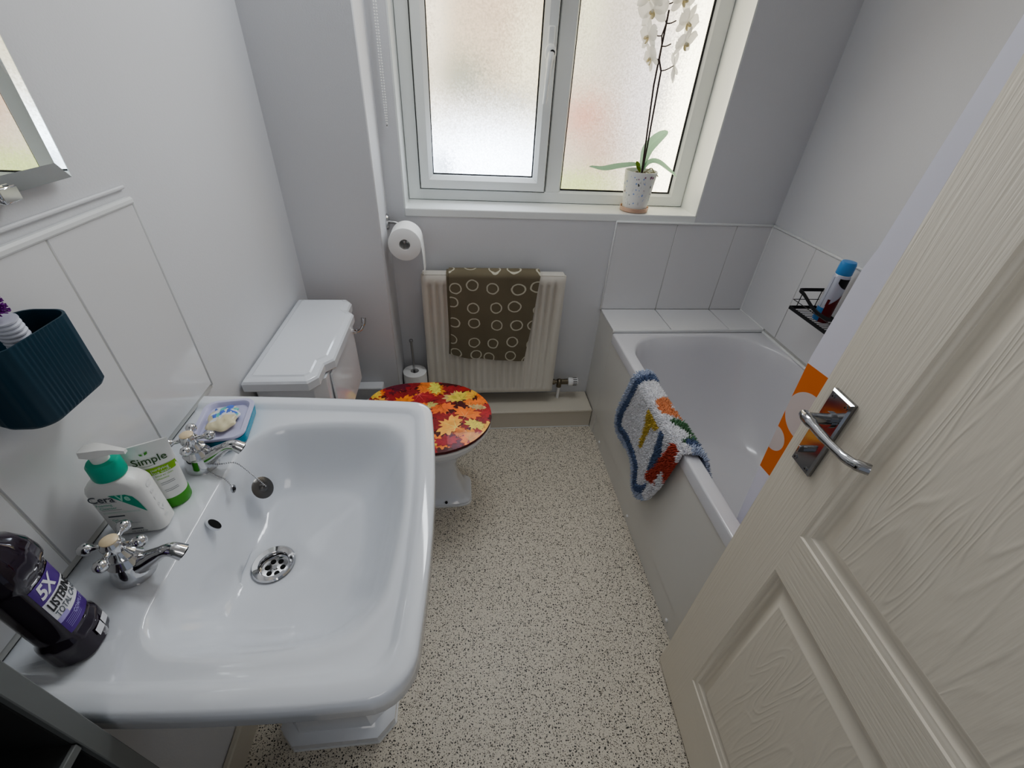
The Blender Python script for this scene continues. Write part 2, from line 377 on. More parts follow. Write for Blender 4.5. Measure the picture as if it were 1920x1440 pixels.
# window lining and sill
b = MB()
b.box(WX0, WX1, YB-.002, YW+.03, WZ0-.03, WZ0, 'upvc', bev=.003)
b.box(WX0, WX0+.006, YB-.001, YW+.03, WZ0, WZ1, 'upvc'); b.box(WX1-.006, WX1, YB-.001, YW+.03, WZ0, WZ1, 'upvc')
b.box(WX0, WX1, YB-.001, YW+.03, WZ1-.006, WZ1, 'upvc')
struct(b, 'trim_3', 'white window sill and lining', 'window sill')
win = thing('window_1', (.38, YW, WZ0), 'white two-light window with obscured glass above the radiator', 'window', kind='structure')
def frame_rect(mb, x0, x1, z0, z1, w, y0, y1, m, chamf=.006, wb=None):
    wl, wr, wbm, wt = w if isinstance(w, tuple) else (w,)*4
    yf = y0
    o = [(x0, z0), (x1, z0), (x1, z1), (x0, z1)]; i = [(x0+wl, z0+wbm), (x1-wr, z0+wbm), (x1-wr, z1-wt), (x0+wl, z1-wt)]
    c = chamf; oi = [(x0+c*.5, z0+c*.5), (x1-c*.5, z0+c*.5), (x1-c*.5, z1-c*.5), (x0+c*.5, z1-c*.5)]
    ii = [(x0+wl-c*2, z0+wbm-c*2), (x1-wr+c*2, z0+wbm-c*2), (x1-wr+c*2, z1-wt+c*2), (x0+wl-c*2, z1-wt+c*2)]
    L = [[(x, y1, z) for x, z in o], [(x, yf+c, z) for x, z in o], [(x, yf, z) for x, z in oi], [(x, yf, z) for x, z in ii], [(x, yf+c*1.6, z) for x, z in i], [(x, y1, z) for x, z in i]]
    mb.loft(L, m, False, False)
WZT = WZ1-.006
b = MB(); frame_rect(b, WX0+.006, WX1-.006, WZ0, WZT, (.060, .068, .052, .052), YW, YW+.06, 'upvc')
b.box(.352, .418, YW, YW+.06, WZ0+.04, WZT-.04, 'upvc', bev=.006)
tag(b.build('window_frame', win), 'outer white window frame with centre mullion')
b = MB(); frame_rect(b, -.157, .347, 1.060, WZT-.03, .050, YW-.022, YW+.03, 'upvc', .008)
frame_rect(b, -.1615, .3515, 1.0555, WZT-.026, .006, YW-.001, YW+.01, 'gasket', .0005)
sash = tag(b.build('sash', win), 'left opening casement sash')
b = MB(); frame_rect(b, -.107, .297, 1.110, WZT-.08, (.0035, .005, .005, .0035), YW+.004, YW+.010, 'gasket', .0005); b.build('gasket', sash)
b = MB(); b.box(-.107, .297, YW+.008, YW+.02, 1.110, WZT-.08, 'glassL'); b.build('glass_pane', sash)
b = MB(); frame_rect(b, .418, .902, 1.064, WZT-.052, (.004, .0075, .006, .004), YW+.008, YW+.014, 'gasket', .0005); b.build('gasket', win)
b = MB(); b.box(.418, .902, YW+.012, YW+.024, 1.064, WZT-.052, 'glassR'); b.build('glass_pane', win)
# handle
b = MB(); hx, hz, hy = .323, 1.52, YW-.022
b.box(hx-.013, hx+.013, hy-.010, hy, hz-.045, hz+.075, 'upvc', bev=.006)
b.ball((hx, hy-.014, hz), .021, 'upvc', 14, (1, .6, 1.25))
b.tube(smoothpath([(hx, hy-.028, hz), (hx-.004, hy-.036, hz-.03), (hx-.008, hy-.036, hz-.09), (hx-.010, hy-.030, hz-.150)]), [.011]*6+[.0095]*6+[.008]*7, 'upvc', 12)
b.cyl((hx+.004, hy-.030, hz), (hx+.004, hy-.024, hz), .009, 'black', 16)
b.cyl((hx+.004, hy-.0315, hz), (hx+.004, hy-.030, hz), .004, 'chrome', 12)
tag(b.build('window_handle', win), 'white lever handle with black lock')
# tiles
def tiles(mb, axis, fixed, spans, z0, z1, th, sgn):
    for a0, a1 in spans:
        g = .0012
        if axis == 'x': mb.box(a0+g, a1-g, fixed-th if sgn < 0 else fixed, fixed if sgn < 0 else fixed+th, z0+g, z1-g, 'tile', bev=.0015)
        else: mb.box(fixed-th if sgn < 0 else fixed, fixed if sgn < 0 else fixed+th, a0+g, a1-g, z0+g, z1-g, 'tile', bev=.0015)
b = MB(); tiles(b, 'x', YB, [(XB, .900), (.900, 1.166), (1.166, XR-.008)], .592, .980, .008, -1)
b.box(XB, XR, YB-.006, YB, .59, .982, 'grout'); b.box(XB-.004, XR, YB-.012, YB, .979, .988, 'silicone', bev=.003); b.box(XB-.005, XB+.001, YB-.011, YB, .59, .985, 'silicone', bev=.002)
b.cyl((XR-.0085, YB-.0085, .59), (XR-.0085, YB-.0085, .982), .0045, 'silicone', 10)
struct(b, 'trim_4', 'white tiled upstand at the end of the bath under the window wall', 'tiles')
b = MB(); tiles(b, 'y', XR, [(YB-.008-.275-.25*k-.25, YB-.008-.275-.25*k) for k in range(6)]+[(YB-.283, YB-.008)], .592, .980, .008, -1)
b.box(XR-.006, XR, YN, YB, .577, .982, 'grout'); b.box(XR-.012, XR, YN, YB, .979, .988, 'silicone', bev=.003)
b.cyl((XR-.0095, YN, .5785), (XR-.0095, 1.574, .5785), .0065, 'silicone', 10); b.cyl((XR-.0095, 1.57, .5905), (XR-.0095, YB-.01, .5905), .0045, 'silicone', 10)
struct(b, 'trim_5', 'white tiled strip on the right wall above the bath', 'tiles')
b = MB(); b.box(XB+.003, XR, 1.575, YB, .0, .582, 'panel')
for x0, x1 in ((XB, .898), (.900, 1.166), (1.168, XR-.008)): b.box(x0, x1-.001, 1.572, YB-.008, .582, .592, 'tile', bev=.0015)
b.box(XB, XR-.008, 1.567, 1.574, .577, .5905, 'silicone', bev=.002)
struct(b, 'trim_6', 'white tiled shelf ledge between the bath end and the window wall', 'tiled ledge')
b = MB(); tiles(b, 'y', XL, [(.666, .866), (.416, .666), (.166, .416), (-.084, .166)], .845, 1.240, .008, 1)
b.box(XL, XL+.0065, -.08, .866, .836, 1.242, 'grout'); b.box(XL, XL+.012, -.08, .868, 1.238, 1.250, 'silicone', bev=.0035)
b.box(XL, XL+.010, .864, .8685, .842, 1.245, 'silicone', bev=.002)
b.box(XL, XL+.006, -.08, .868, 1.262, 1.268, 'wall', bev=.002)
struct(b, 'trim_7', 'white tiled splashback above the basin', 'splashback')

# ------------------------------------------------------------------ door
DP = Vector((.589, .529, .010)); dd = Vector((-.0654, -.9979, 0)).normalized(); dn = Vector((-dd.y, dd.x, 0))   # dd: towards hinge, dn: away from camera side?
if dn.x > 0: dn = -dn                 # dn points to the visible (camera) side
# local door frame: X = out of visible face (dn), Y = along door from free edge, Z up
DT = Matrix((( dn.x, dd.x, 0, DP.x), (dn.y, dd.y, 0, DP.y), (0, 0, 1, DP.z), (0, 0, 0, 1)))
LEAN = math.radians(.65)
DT = DT @ Matrix.Rotation(-LEAN, 4, 'Y')
door = thing('door_1', tuple(DP+dd*.762), 'cream panelled door standing open on the right', 'door', kind='structure')
DW, DH, DTH = .762, 1.975, .035
def dobj(mb, name, par=door):
    o = mb.build(name, None); o.parent = par
    if par is door: o.matrix_parent_inverse = Matrix.Translation(-Vector(door.location)); o.matrix_basis = DT
    return o
b = MB()
pans = [(.122, .640, .183, .703), (.122, .640, .808, 1.80)]
prof = [(0, 0), (.0025, -.003), (.006, -.0035), (.009, -.0065), (.0125, -.007), (.017, -.0125), (.022, -.0145), (.027, -.0145), (.046, -.0025), (.049, -.0015), (.050, -.0018)]
def rect(y0, y1, z0, z1, x): return [(x, y0, z0), (x, y1, z0), (x, y1, z1), (x, y0, z1)]
def quad(y0, y1, z0, z1, m='door'): b.poly(rect(y0, y1, z0, z1, 0), m)
quad(0, .122, 0, DH); quad(.640, DW, 0, DH)
quad(.122, .640, 0, .183, 'doorh'); quad(.122, .640, .703, .808, 'doorh'); quad(.122, .640, 1.80, DH, 'doorh')
for y0, y1, z0, z1 in pans:
    R = b.loft([rect(y0+i, y1-i, z0+i, z1-i, x) for i, x in prof], 'doorm', False, False); b.poly(rect(y0+.05, y1-.05, z0+.05, z1-.05, -.0018), 'doorp')
b.poly([(0, 0, 0), (0, 0, DH), (-DTH, 0, DH), (-DTH, 0, 0)], 'door'); b.poly([(0, DW, 0), (-DTH, DW, 0), (-DTH, DW, DH), (0, DW, DH)], 'door')
b.poly([(0, 0, 0), (-DTH, 0, 0), (-DTH, DW, 0), (0, DW, 0)], 'door'); b.poly([(0, 0, DH), (0, DW, DH), (-DTH, DW, DH), (-DTH, 0, DH)], 'door')
b.poly(rect(0, DW, 0, DH, -DTH)[::-1], 'door')
leaf = dobj(b, 'door_leaf')
b = MB(); hy0, hy1, hz0, hz1 = .026, .074, .910, 1.066
b.loft([rect(hy0, hy1, hz0, hz1, 0), rect(hy0, hy1, hz0, hz1, .006), rect(hy0+.003, hy1-.003, hz0+.003, hz1-.003, .009)], 'chromed', False, True, smooth=False)
plate = dobj(b, 'handle_plate'); plate['label'] = 'chrome rectangular back plate'
for (yy, zz) in ((hy0+.009, hz1-.010), (hy1-.009, hz1-.010), (hy0+.009, hz0+.010), (hy1-.009, hz0+.010)):
    b = MB(); b.cyl((.009, yy, zz), (.0105, yy, zz), .0042, 'chromed', 12); b.cyl((.0105, yy, zz), (.0107, yy, zz), .0016, 'black', 6); o = b.build('screw'); o.parent = plate
b = MB(); b.cyl((.009, .051, 1.020), (.050, .053, 1.026), .0095, 'chromed', 18, .0085); b.cyl((.009, .051, 1.020), (.014, .051, 1.020), .014, 'chromed', 20)
b.tube(smoothpath([(.050, .046, 1.026), (.053, .054, 1.027), (.054, .075, 1.027), (.053, .110, 1.026), (.050, .145, 1.027), (.045, .160, 1.029), (.034, .172, 1.031)], 5), [.008]*5+[.009]*5+[.0072]*5+[.0065]*5+[.0075]*5+[.0085]*5+[.008], 'chromed', 12)
lev = dobj(b, 'door_handle'); lev['label'] = 'curved chrome lever handle'
b = MB(); b.cyl((.009, .047, .950), (.020, .047, .950), .0065, 'chromed', 14); b.box(.018, .026, .045, .049, .943, .957, 'chromed', bev=.001)
o = dobj(b, 'thumb_turn')
b = MB()
for x0, x1 in ((-.345, -.30), (.60, .645)): b.box(x0, x1, YN, YN+.014, 0, 2.06, 'gloss', bev=.004)
b.box(-.345, .645, YN, YN+.014, 2.02, 2.065, 'gloss', bev=.004)
struct(b, 'trim_8', 'cream door architrave around the doorway', 'architrave')

# ================================================================== WASH BASIN
basin = thing('wash_basin', (XL, .51, 0), 'white square ceramic wash basin on a pedestal below the mirror', 'wash basin')
zt = .831
OC = [(XL+.001, .238), (-.064, .204), (-.070, .790), (XL+.001, .832)]
OR = [.004, .062, .050, .004]; BOW = [.008, .012, .004, 0]
def ir(d, z, extra=0):
    c = inset(OC, d); c[0] = (XL+.001+.002, c[0][1]); c[3] = (XL+.001+.002, c[3][1])
    return rring(c, [.004, max(.062-d*.6, .02), max(.050-d*.5, .02), .004], z, 8, 8, BOW)
LIP = [(-.440, .283), (-.116, .276), (-.118, .728), (-.440, .732)]; LR = [.075, .095, .075, .085]
FLO = [(-.402, .385), (-.215, .385), (-.215, .640), (-.402, .640)]; FR = [.05, .06, .06, .05]
def br(t, z, ins=0):
    c = [lerp(a, d_, t) for a, d_ in zip(LIP, FLO)]
    return rring(inset(c, ins), [r+(q-r)*t for r, q in zip(LR, FR)], z, 8, 8, [.004, .010, .004, 0])
b = MB(); rings = []
PC = [(XL+.03, .40), (-.24, .40), (-.24, .63), (XL+.03, .63)]
rings += [rring(PC, .05, .60, 8, 8), rring(inset(PC, -.03), .06, .665, 8, 8)]
rings += [ir(.055, .765), ir(.022, .784), ir(.008, .790), ir(.0, .798), ir(.0, .832), ir(.0015, .8375), ir(.006, .840), ir(.022, .8405), ir(.030, .8395), ir(.036, .833), ir(.041, .831)]
rings += [br(-.13, .8310), br(-.07, .8307), br(-.02, .8293), br(.03, .8262), br(.08, .8210), br(.14, .8125), br(.22, .8000), br(.34, .7790), br(.50, .7520), br(.68, .7300), br(.85, .7150), br(1.0, .7060)]
DR = (-.355, .490)
def circ(c, r, z, n): return [(c[0]+r*math.cos(a), c[1]+r*math.sin(a), z) for a in [2*PI*i/n for i in range(n)]]
# align a circle to the ring start (corner 0 = low-x low-y)
N = len(rings[0]); last = rings[-1]
def drn(r, z):
    out = []
    for p in last:
        a = math.atan2(p[1]-DR[1], p[0]-DR[0]); out.append((DR[0]+r*math.cos(a), DR[1]+r*math.sin(a), z))
    return out
rings += [drn(.055, .701), drn(.034, .6985), drn(.030, .690), drn(.029, .680)]
b.loft(rings, 'ceramic', True, True)
bowl = b.build('basin_bowl', basin, 50)
b = MB(); b.lathe([(.028, .700), (.0365, .700), (.0375, .7025), (.035, .705), (.026, .7035), (.0235, .699), (.0225, .690), (.006, .6895)], 'chrome', (DR[0], DR[1], 0), n=36, cap0=False)
for k in range(6):
    a = k*PI/3; b.cyl((DR[0]+.0135*math.cos(a), DR[1]+.0135*math.sin(a), .689), (DR[0]+.0135*math.cos(a), DR[1]+.0135*math.sin(a), .6903), .0048, 'hole', 12)
b.cyl((DR[0], DR[1], .689), (DR[0], DR[1], .692), .0042, 'steel', 12)
tag(b.build('waste_outlet', basin), 'chrome waste with a ring of round holes')
b = MB(); oc = Vector((-.4255, .500, .812)); on = Vector((1, 0, .75)).normalized(); ou = Vector((0, 1, 0)); ow = on.cross(ou)
b.poly([oc+on*.002+ou*.0068*math.cos(a)+ow*.0120*math.sin(a) for a in [2*PI*i/24 for i in range(24)]], 'hole')
b.loft([[oc+on*h+ou*(.0068+e)*math.cos(a)+ow*(.0120+e)*math.sin(a) for a in [2*PI*i/24 for i in range(24)]] for e, h in ((0, .0012), (.0006, .0014), (.0014, .0008), (.0020, -.0025))], 'ceramic', False, False)
tag(b.build('overflow_hole', basin), 'dark oval overflow hole')
# pedestal
def oct_(x0, x1, y0, y1, c, z): return [(x0, y0+c, z), (x0+c, y0, z), (x1-c, y0, z), (x1, y0+c, z), (x1, y1-c, z), (x1-c, y1, z), (x0+c, y1, z), (x0, y1-c, z)]
b = MB(); b.loft([oct_(-.492, -.200, .398, .628, .04, 0), oct_(-.492, -.200, .398, .628, .04, .035), oct_(-.486, -.206, .404, .622, .038, .042), oct_(-.470, -.222, .420, .606, .034, .052),
    oct_(-.450, -.250, .436, .590, .03, .30), oct_(-.46, -.240, .428, .594, .03, .58), oct_(-.48, -.225, .41, .605, .03, .66)], 'ceramic')
b.loft([oct_(-.495, -.197, .395, .631, .041, 0), oct_(-.494, -.198, .396, .630, .041, .004)], 'silicone')
tag(b.build('pedestal', basin), 'tapered ceramic pedestal with angular foot')
# taps
def tap(x, y, rot, spoutlen, ry):
    root = MB()
    z = .831
    root.lathe([(.0275, 0), (.0275, .006), (.0255, .013), (.0225, .024), (.0205, .030), (.0225, .033), (.0205, .036), (.0165, .043), (.0175, .047), (.0135, .051), (.009, .060)], 'chrome', (x, y, z), n=28)
    path = smoothpath([(x+.006, y, z+.017), (x+.022, y, z+.024), (x+.040, y, z+.036), (x+.058, y, z+.047), (x+.070, y, z+.048), (x+.081, y, z+.040)], 5)
    k = len(path)
    root.tube(path, [.0185-.0095*min(1, i/(k*.5)) + (.0035*max(0, (i-k*.6)/(k*.4))) for i in range(k)], 'chrome', 16)
    root.cyl(path[-1], Vector(path[-1])+Vector((.0006, 0, -.0006)), .0085, 'hole', 16)
    t = root.build('tap', basin)
    h = MB(); hc = Vector((x-.002, y, z+.066))
    h.lathe([(.007, -.012), (.013, -.008), (.0145, .002), (.012, .008), (.0105, .010)], 'chrome', tuple(hc), n=20)
    for q in range(4):
        a = math.radians(rot+90*q); d = Vector((math.cos(a), math.sin(a), 0))
        h.tube([hc+d*.006, hc+d*.014, hc+d*.022, hc+d*.026], [.0055, .0036, .0040, .0065], 'chrome', 10)
        h.tube([hc+d*s for s in (.023, .026, .031, .036, .040, .0415)], [.0036, .0070, .0092, .0086, .0056, .001], 'chrome', 12)
    hh = h.build('cross_handle'); hh.parent = t
    c = MB(); c.lathe([(.0105, .0095), (.0108, .0120), (.0075, .0145), (.002, .0152)], 'ivory', tuple(hc), n=20); cc = c.build('tap_button'); cc.parent = t; cc['label'] = 'round ivory ceramic button'
    return t
tap(-.489, .408, 8, .09, 0)['label'] = 'near chrome pillar tap with cross handle'
tap(-.490, .622, 18, .09, 0)['label'] = 'far chrome pillar tap with cross handle and chain'
# plug and chain
plug = thing('sink_plug', (-.392, .630, .745), 'chrome basin plug on a ball chain lying against the back slope of the bowl', 'plug')
pn = Vector((.80, -.20, .60)).normalized(); pc = Vector((-.398, .612, .772)); PT = Matrix.Translation(pc) @ pn.to_track_quat('Z', 'Y').to_matrix().to_4x4()
b = MB(); b.lathe([(.014, -.006), (.0155, .0), (.0215, .0015), (.022, .003), (.020, .0042), (.009, .005), (.006, .009), (.003, .011)], 'brassdark', T=PT, n=28); b.build('plug_disc', plug)
def chain(mb, pts, r, step, m):
    P = smoothpath(pts, 8); acc = 0; mb.ball(P[0], r, m, 6)
    for a, c in zip(P, P[1:]):
        L = (c-a).length; t = step-acc
        while t < L: mb.ball(a.lerp(c, t/L), r, m, 6); t += step
        acc = L-(t-step)
b = MB()
chain(b, [(-.478, .612, .846), (-.455, .612, .842), (-.43, .618, .838), (-.412, .616, .815), tuple(pc+pn*.012)], .0016, .0036, 'steel'); b.build('ball_chain', plug)
b = MB(); chain(b, [(-.476, .605, .840), (-.455, .592, .835), (-.436, .583, .833), (-.424, .575, .822)], .0014, .0034, 'steel')
b.tube([Vector((-.421, .572, .818))+Vector((.0, .0055*math.cos(a), .0065*math.sin(a))) for a in [2*PI*i/14 for i in range(15)]], .0018, 'steel', 6); b.ball((-.420, .571, .819), .004, 'black', 8); b.build('chain_stay', plug)

# ================================================================== items on basin
# pump bottle (CeraVe)
pump = thing('pump_bottle', (-.526, .493, .832), 'white pump bottle with green collar and green label behind the near tap', 'bottle')
T = rotz((-.5195, .4935, .832), 5) @ Matrix.Diagonal((1, 1, 1.09, 1))
hw, hd = .0385, .0200
def rr2(hx_, hy_, r, z, cx=0, cy=0, n=5, m=2): return rring([(cx-hx_, cy-hy_), (cx+hx_, cy-hy_), (cx+hx_, cy+hy_), (cx-hx_, cy+hy_)], r, z, n, m)
b = MB(); b.loft([rr2(hw-.004, hd-.004, .012, 0), rr2(hw, hd, .0125, .004), rr2(hw, hd, .0125, .088), rr2(hw-.002, hd-.001, .0125, .094), rr2(hw-.008, hd-.002, .012, .101), rr2(hw-.018, hd-.003, .012, .106), rr2(.016, .0155, .0145, .109), rr2(.016, .0155, .0145, .112)], 'bottle_white', T=T)
for k, ch in enumerate('CeraVe'):
    b.text(ch, .021, lambda x, y, k=k: T @ Vector((hw+.0004+.0002, -.007+x*.8, .081-.0125*k+y*.55)), 'white_plastic', .0006)
body = b.build('bottle_body', pump)
def FT(x, y): return T @ Vector((x, -hd-.0004, y))
b = MB()
b.poly([FT(-.006, .085), FT(.016, .085), FT(.024, .080), FT(.0275, .070), FT(.031, .048)], 'green_label')
def FT2(x, y): return T @ Vector((x, -hd-.0007, y))
b.text('Cera', .0165, lambda x, y: FT2(-.034+x*1.0, .0735+y), 'grey_print', .0002); b.text('Ve', .0165, lambda x, y: FT2(.0035+x*.9, .0735+y), 'pale_mint', .0006)
b.text('Foaming', .0062, lambda x, y: FT2(-.029+x, .0655+y), 'mint_print'); b.text('Cleanser', .0062, lambda x, y: FT2(-.027+x, .0590+y), 'mint_print')
b.poly([FT(-.031, .0715), FT(.0, .0715), FT(.0, .0720), FT(-.031, .0720)], 'grey_print')
b.poly([FT(-.026, .0565), FT(.0, .0565), FT(.0, .0569), FT(-.026, .0569)], 'grey_print')
for z_ in (.052, .050): b.poly([FT(-.027, z_), FT(.022, z_), FT(.022, z_+.0003), FT(-.027, z_+.0003)], 'mint_print')
b.poly([FT(-.024, .042), FT(-.002, .042), FT(-.002, .0445), FT(-.024, .0445)], 'grey_print')
b.text('Gel', .0056, lambda x, y: FT2(-.022+x, .034+y), 'mint_print'); b.text('Moussant', .0056, lambda x, y: FT2(-.020+x, .0285+y), 'mint_print')
b.poly([FT(-.022, .026), FT(.012, .026), FT(.012, .0264), FT(-.022, .0264)], 'grey_print')
b.poly([FT(-.006, .012), FT(.010, .012), FT(.010, .014), FT(-.006, .014)], 'grey_print'); b.text('236 ml 8 fl oz', .004, lambda x, y: FT2(-.008+x, .0065+y), 'grey_print')
b.build('bottle_label', pump)
b = MB(); b.lathe([(.0205, .109), (.0212, .112), (.0205, .131), (.018, .1345), (.011, .1355)], 'collar', T=T, n=32); b.build('pump_collar', pump)
b = MB(); b.lathe([(.0105, .130), (.0105, .144), (.0075, .149)], 'bottle_white', T=T, n=24)
b.loft([[T @ Vector(p) for p in [(x, -w, z0), (x, w, z0), (x, w*.8, z1), (x, -w*.8, z1)]] for x, w, z0, z1 in ((-.020, .004, .149, .153), (-.016, .010, .148, .156), (-.002, .0125, .147, .158), (.010, .009, .147, .157), (.022, .0055, .147, .154), (.036, .0035, .144, .149))], 'bottle_white')
b.build('pump_head', pump)
# tube (Simple)
tube = thing('squeeze_tube', (-.500, .543, .832), 'white squeeze tube with lime green band and green cap beside the far tap', 'tube')
T = rotz((-.499, .545, .832), 27)
def ell(rx, ry, z, x0=0, y0=0, n=32): return [(x0+rx*math.cos(2*PI*i/n), y0+ry*math.sin(2*PI*i/n), z) for i in range(n)]
TZ = [(0.022, 0), (.1375, 1)]
def tr(t):
    z = .022+.1155*t; return .0235+(.033-.0235)*t, max(.0225*(1-t)**.75, .0012), z, .0, -.012*t
b = MB(); b.loft([ell(*tr(k/10)) for k in range(11)], 'bottle_white', T=T); b.build('tube_body', tube)
b = MB(); b.loft([ell(.0225, .0215, 0), ell(.0235, .0225, .002), ell(.0243, .0235, .020), ell(.0235, .0225, .0225)], 'leafgreen', T=T); b.build('tube_cap', tube)
def TF(x, z, e=.0006):
    t = max(0, min(1, (z-.022)/.1155)); rx, ry, zz, x0, y0 = tr(t); q = max(-1, min(1, x/rx)); return T @ Vector((x, y0-(ry+e)*math.sqrt(max(0, 1-q*q))-e*.4, z))
b = MB()
def band(z0, z1, xa, xb, m, n=14, fn=None):
    g = [[TF(xa+(xb-xa)*i/n, z0+(z1-z0)*j/3+(fn(i/n) if fn else 0)) for i in range(n+1)] for j in range(4)]
    vs = [[b.v(p) for p in r] for r in g]
    for j in range(3):
        for i in range(n): b.f([vs[j][i], vs[j][i+1], vs[j+1][i+1], vs[j+1][i]], m)
band(.078, .092, -.0275, .0282, 'lime')
b.text('Simple', .0185, lambda x, y: TF(-.0225+x*.92, .102+y, .0009), 'simple_text', .00015)
b.text('purifying', .0070, lambda x, y: TF(-.006+x, .0855+y, .0012), 'white_plastic'); b.text('face wash', .0064, lambda x, y: TF(-.006+x, .0795+y, .0012), 'white_plastic')
for x0, sc_, a in ((-.004, 1, 2.4), (-.002, 1.3, .9)):
    b.poly([TF(x0+sc_*.006*(u*math.cos(a)-w*math.sin(a)), .1185+sc_*.006*(u*math.sin(a)+w*math.cos(a)), .001) for u, w in ((0, 0), (.5, -.25), (1, 0), (.5, .3))], 'leafgreen')
b.poly([TF(x, z, .001) for x, z in ((-.018, .0985), (-.004, .0972), (.008, .0990), (-.004, .0979))], 'simple_text')
b.text('kind to skin', .0050, lambda x, y: TF(-.004+x, .072+y), 'lime'); b.text('vitamins', .0050, lambda x, y: TF(-.004+x, .066+y), 'lime')
for z_ in (.058, .0545, .042, .0385): b.poly([TF(x, z, .0008) for x, z in ((-.002, z_), (.007, z_), (.0165, z_), (.0165, z_+.0006), (.007, z_+.0006), (-.002, z_+.0006))], 'grey_print')
b.build('tube_label', tube)
# soap dish and soap
T = rotz((-.486, .722, .832), 9)
dish = thing('soap_dish', (-.486, .722, .832), 'lilac and blue two-part soap dish on the far corner of the basin', 'soap dish')
b = MB(); b.loft([rr2(.042, .056, .020, 0, n=8), rr2(.046, .061, .022, .003, n=8), rr2(.0475, .0635, .023, .020, n=8), rr2(.0445, .0605, .022, .020, n=8), rr2(.041, .057, .02, .006, n=8)], 'aqua', T=T); b.build('outer_tray', dish)
b = MB(); b.loft([rr2(.040, .056, .020, .014, n=8), rr2(.0435, .0595, .021, .021, n=8), rr2(.0480, .0645, .024, .023, n=8), rr2(.0485, .065, .024, .0262, n=8), rr2(.0470, .0635, .023, .0285, n=8), rr2(.0405, .057, .019, .0285, n=8), rr2(.0385, .055, .018, .026, n=8), rr2(.0365, .053, .018, .0195, n=8)], 'lilac', T=T); b.build('inner_tray', dish)
b = MB(); n_, m_ = 26, 30; pal = {'c': (.72, .66, .46), 'w': (.74, .76, .78), 'b': (.10, .20, .66), 't': (.16, .52, .50)}
rnd = random.Random(3); sp_ = [(rnd.uniform(-1, 1), rnd.uniform(-1, 1), rnd.choice('wwbbtcw')) for _ in range(26)]
for zt_, sg in ((1, 1), (-1, -1)):
    g = []
    for j in range(m_+1):
        row = []
        for i in range(n_+1):
            u, v_ = -1+2*i/n_, -1+2*j/m_; k = max(abs(u), abs(v_)); l_ = math.hypot(u, v_) or 1; f_ = k/l_*.75+.25
            x, y = u*f_*.028, v_*f_*.040; h = (1-k**3)**.5 if k < 1 else 0
            row.append(b.v(T @ Vector((x*(1+.10*math.sin(7*v_)), y*(1+.08*math.sin(5*u)), .0285+sg*h*(.0075+.0012*math.sin(9*u)*math.cos(8*v_)*sg)))))
        g.append(row)
    for j in range(m_):
        for i in range(n_):
            u, v_ = -1+2*(i+.5)/n_, -1+2*(j+.5)/m_
            d_, c_ = min(((u-a)**2*1.2+(v_-q)**2, cc) for a, q, cc in sp_)
            cc = pal[c_] if (v_ > -.15+.35*math.sin(3*u) and d_ < .06) else pal['c'] if v_ < .1 else pal['w']
            vs = [g[j][i], g[j][i+1], g[j+1][i+1], g[j+1][i]]; b.f(vs if sg > 0 else vs[::-1], 'soap', True, cc)
o = b.build('soap_bar', None, weld=True); tag(o, 'cream soap bar marbled with blue and teal, lying in the lilac dish', 'soap')
# mouthwash
mw = thing('mouthwash_bottle', (-.506, .308, .832), 'dark purple mouthwash bottle with black cap at the near end of the basin', 'bottle')
T = rotz((-.500, .312, .832), 14) @ Matrix.Diagonal((.82, .82, 1.10, 1))
def mr(hx_, hy_, r, z): return rring([(-hx_, -hy_), (hx_, -hy_), (hx_, hy_), (-hx_, hy_)], r, z, 7, 5, [hx_*.06, hx_*.10, hx_*.06, hx_*.10])
b = MB(); b.loft([mr(.028, .034, .022, 0), mr(.032, .038, .024, .003), mr(.032, .0385, .024, .030), mr(.031, .0375, .023, .036), mr(.027, .034, .018, .041), mr(.0262, .033, .016, .045), mr(.0262, .033, .016, .130), mr(.0275, .034, .017, .136), mr(.033, .0395, .024, .144), mr(.0335, .040, .025, .152), mr(.032, .038, .026, .166), mr(.025, .030, .022, .180), mr(.017, .019, .016, .188), mr(.0155, .0165, .015, .194)], 'mouth', T=T)
b.build('bottle_body', mw, 30)
b = MB(); b.lathe([(.0185, .190), (.0200, .192), (.0195, .214), (.0175, .219), (.006, .221)], 'mcap', T=T, n=28); b.build('bottle_cap', mw)
def MF(y, z, e=.0005):
    hx_ = .0262; hy_ = .033; q = y/hy_; bow = hx_*.10*(1-min(1, (y/.018)**2)) if abs(y) < .018 else 0
    x = hx_+bow
    if abs(y) > hy_-.016: dy_ = abs(y)-(hy_-.016); x = hx_-.016+math.sqrt(max(0, .016**2-dy_*dy_))
    return T @ Vector((x+e, y, z))
b = MB()
def mband(y0, y1, z0, z1, m, e, n=16, slope=0):
    vs = [[b.v(MF(y0+(y1-y0)*i/n, z+slope*(i/n-.5), e)) for i in range(n+1)] for z in (z0, z1)]
    for i in range(n): b.f([vs[0][i], vs[0][i+1], vs[1][i+1], vs[1][i]], m)
mband(-.0265, .031, .048, .128, 'purple', .0005)
mband(-.0265, .031, .070, .104, 'white_label', .0009)
mband(-.0265, -.010, .0695, .0765, 'lightp', .0012, 6)
b.text('5X', .0235, lambda x, y: MF(-.0225+x, .1085+y, .0010), 'white_label', .0008, shear=.2)
b.text('LISTERINE', .0185, lambda x, y: MF(-.0240+x*.62, .0885+y, .0016), 'black', .0005)
b.text('TOTAL CARE', .0125, lambda x, y: MF(-.0235+x*.72, .0770+y, .0016), 'grey_print', .0001)
b.text('COMPLETE', .0085, lambda x, y: MF(-.006+x*.8, .0610+y, .0010), 'lightp', .0001)
for k in range(5): mband(-.022, .004, .0650-.0026*k, .0656-.0026*k, 'lightp', .0010, 8)
b.build('bottle_label', mw)
b = MB(); 
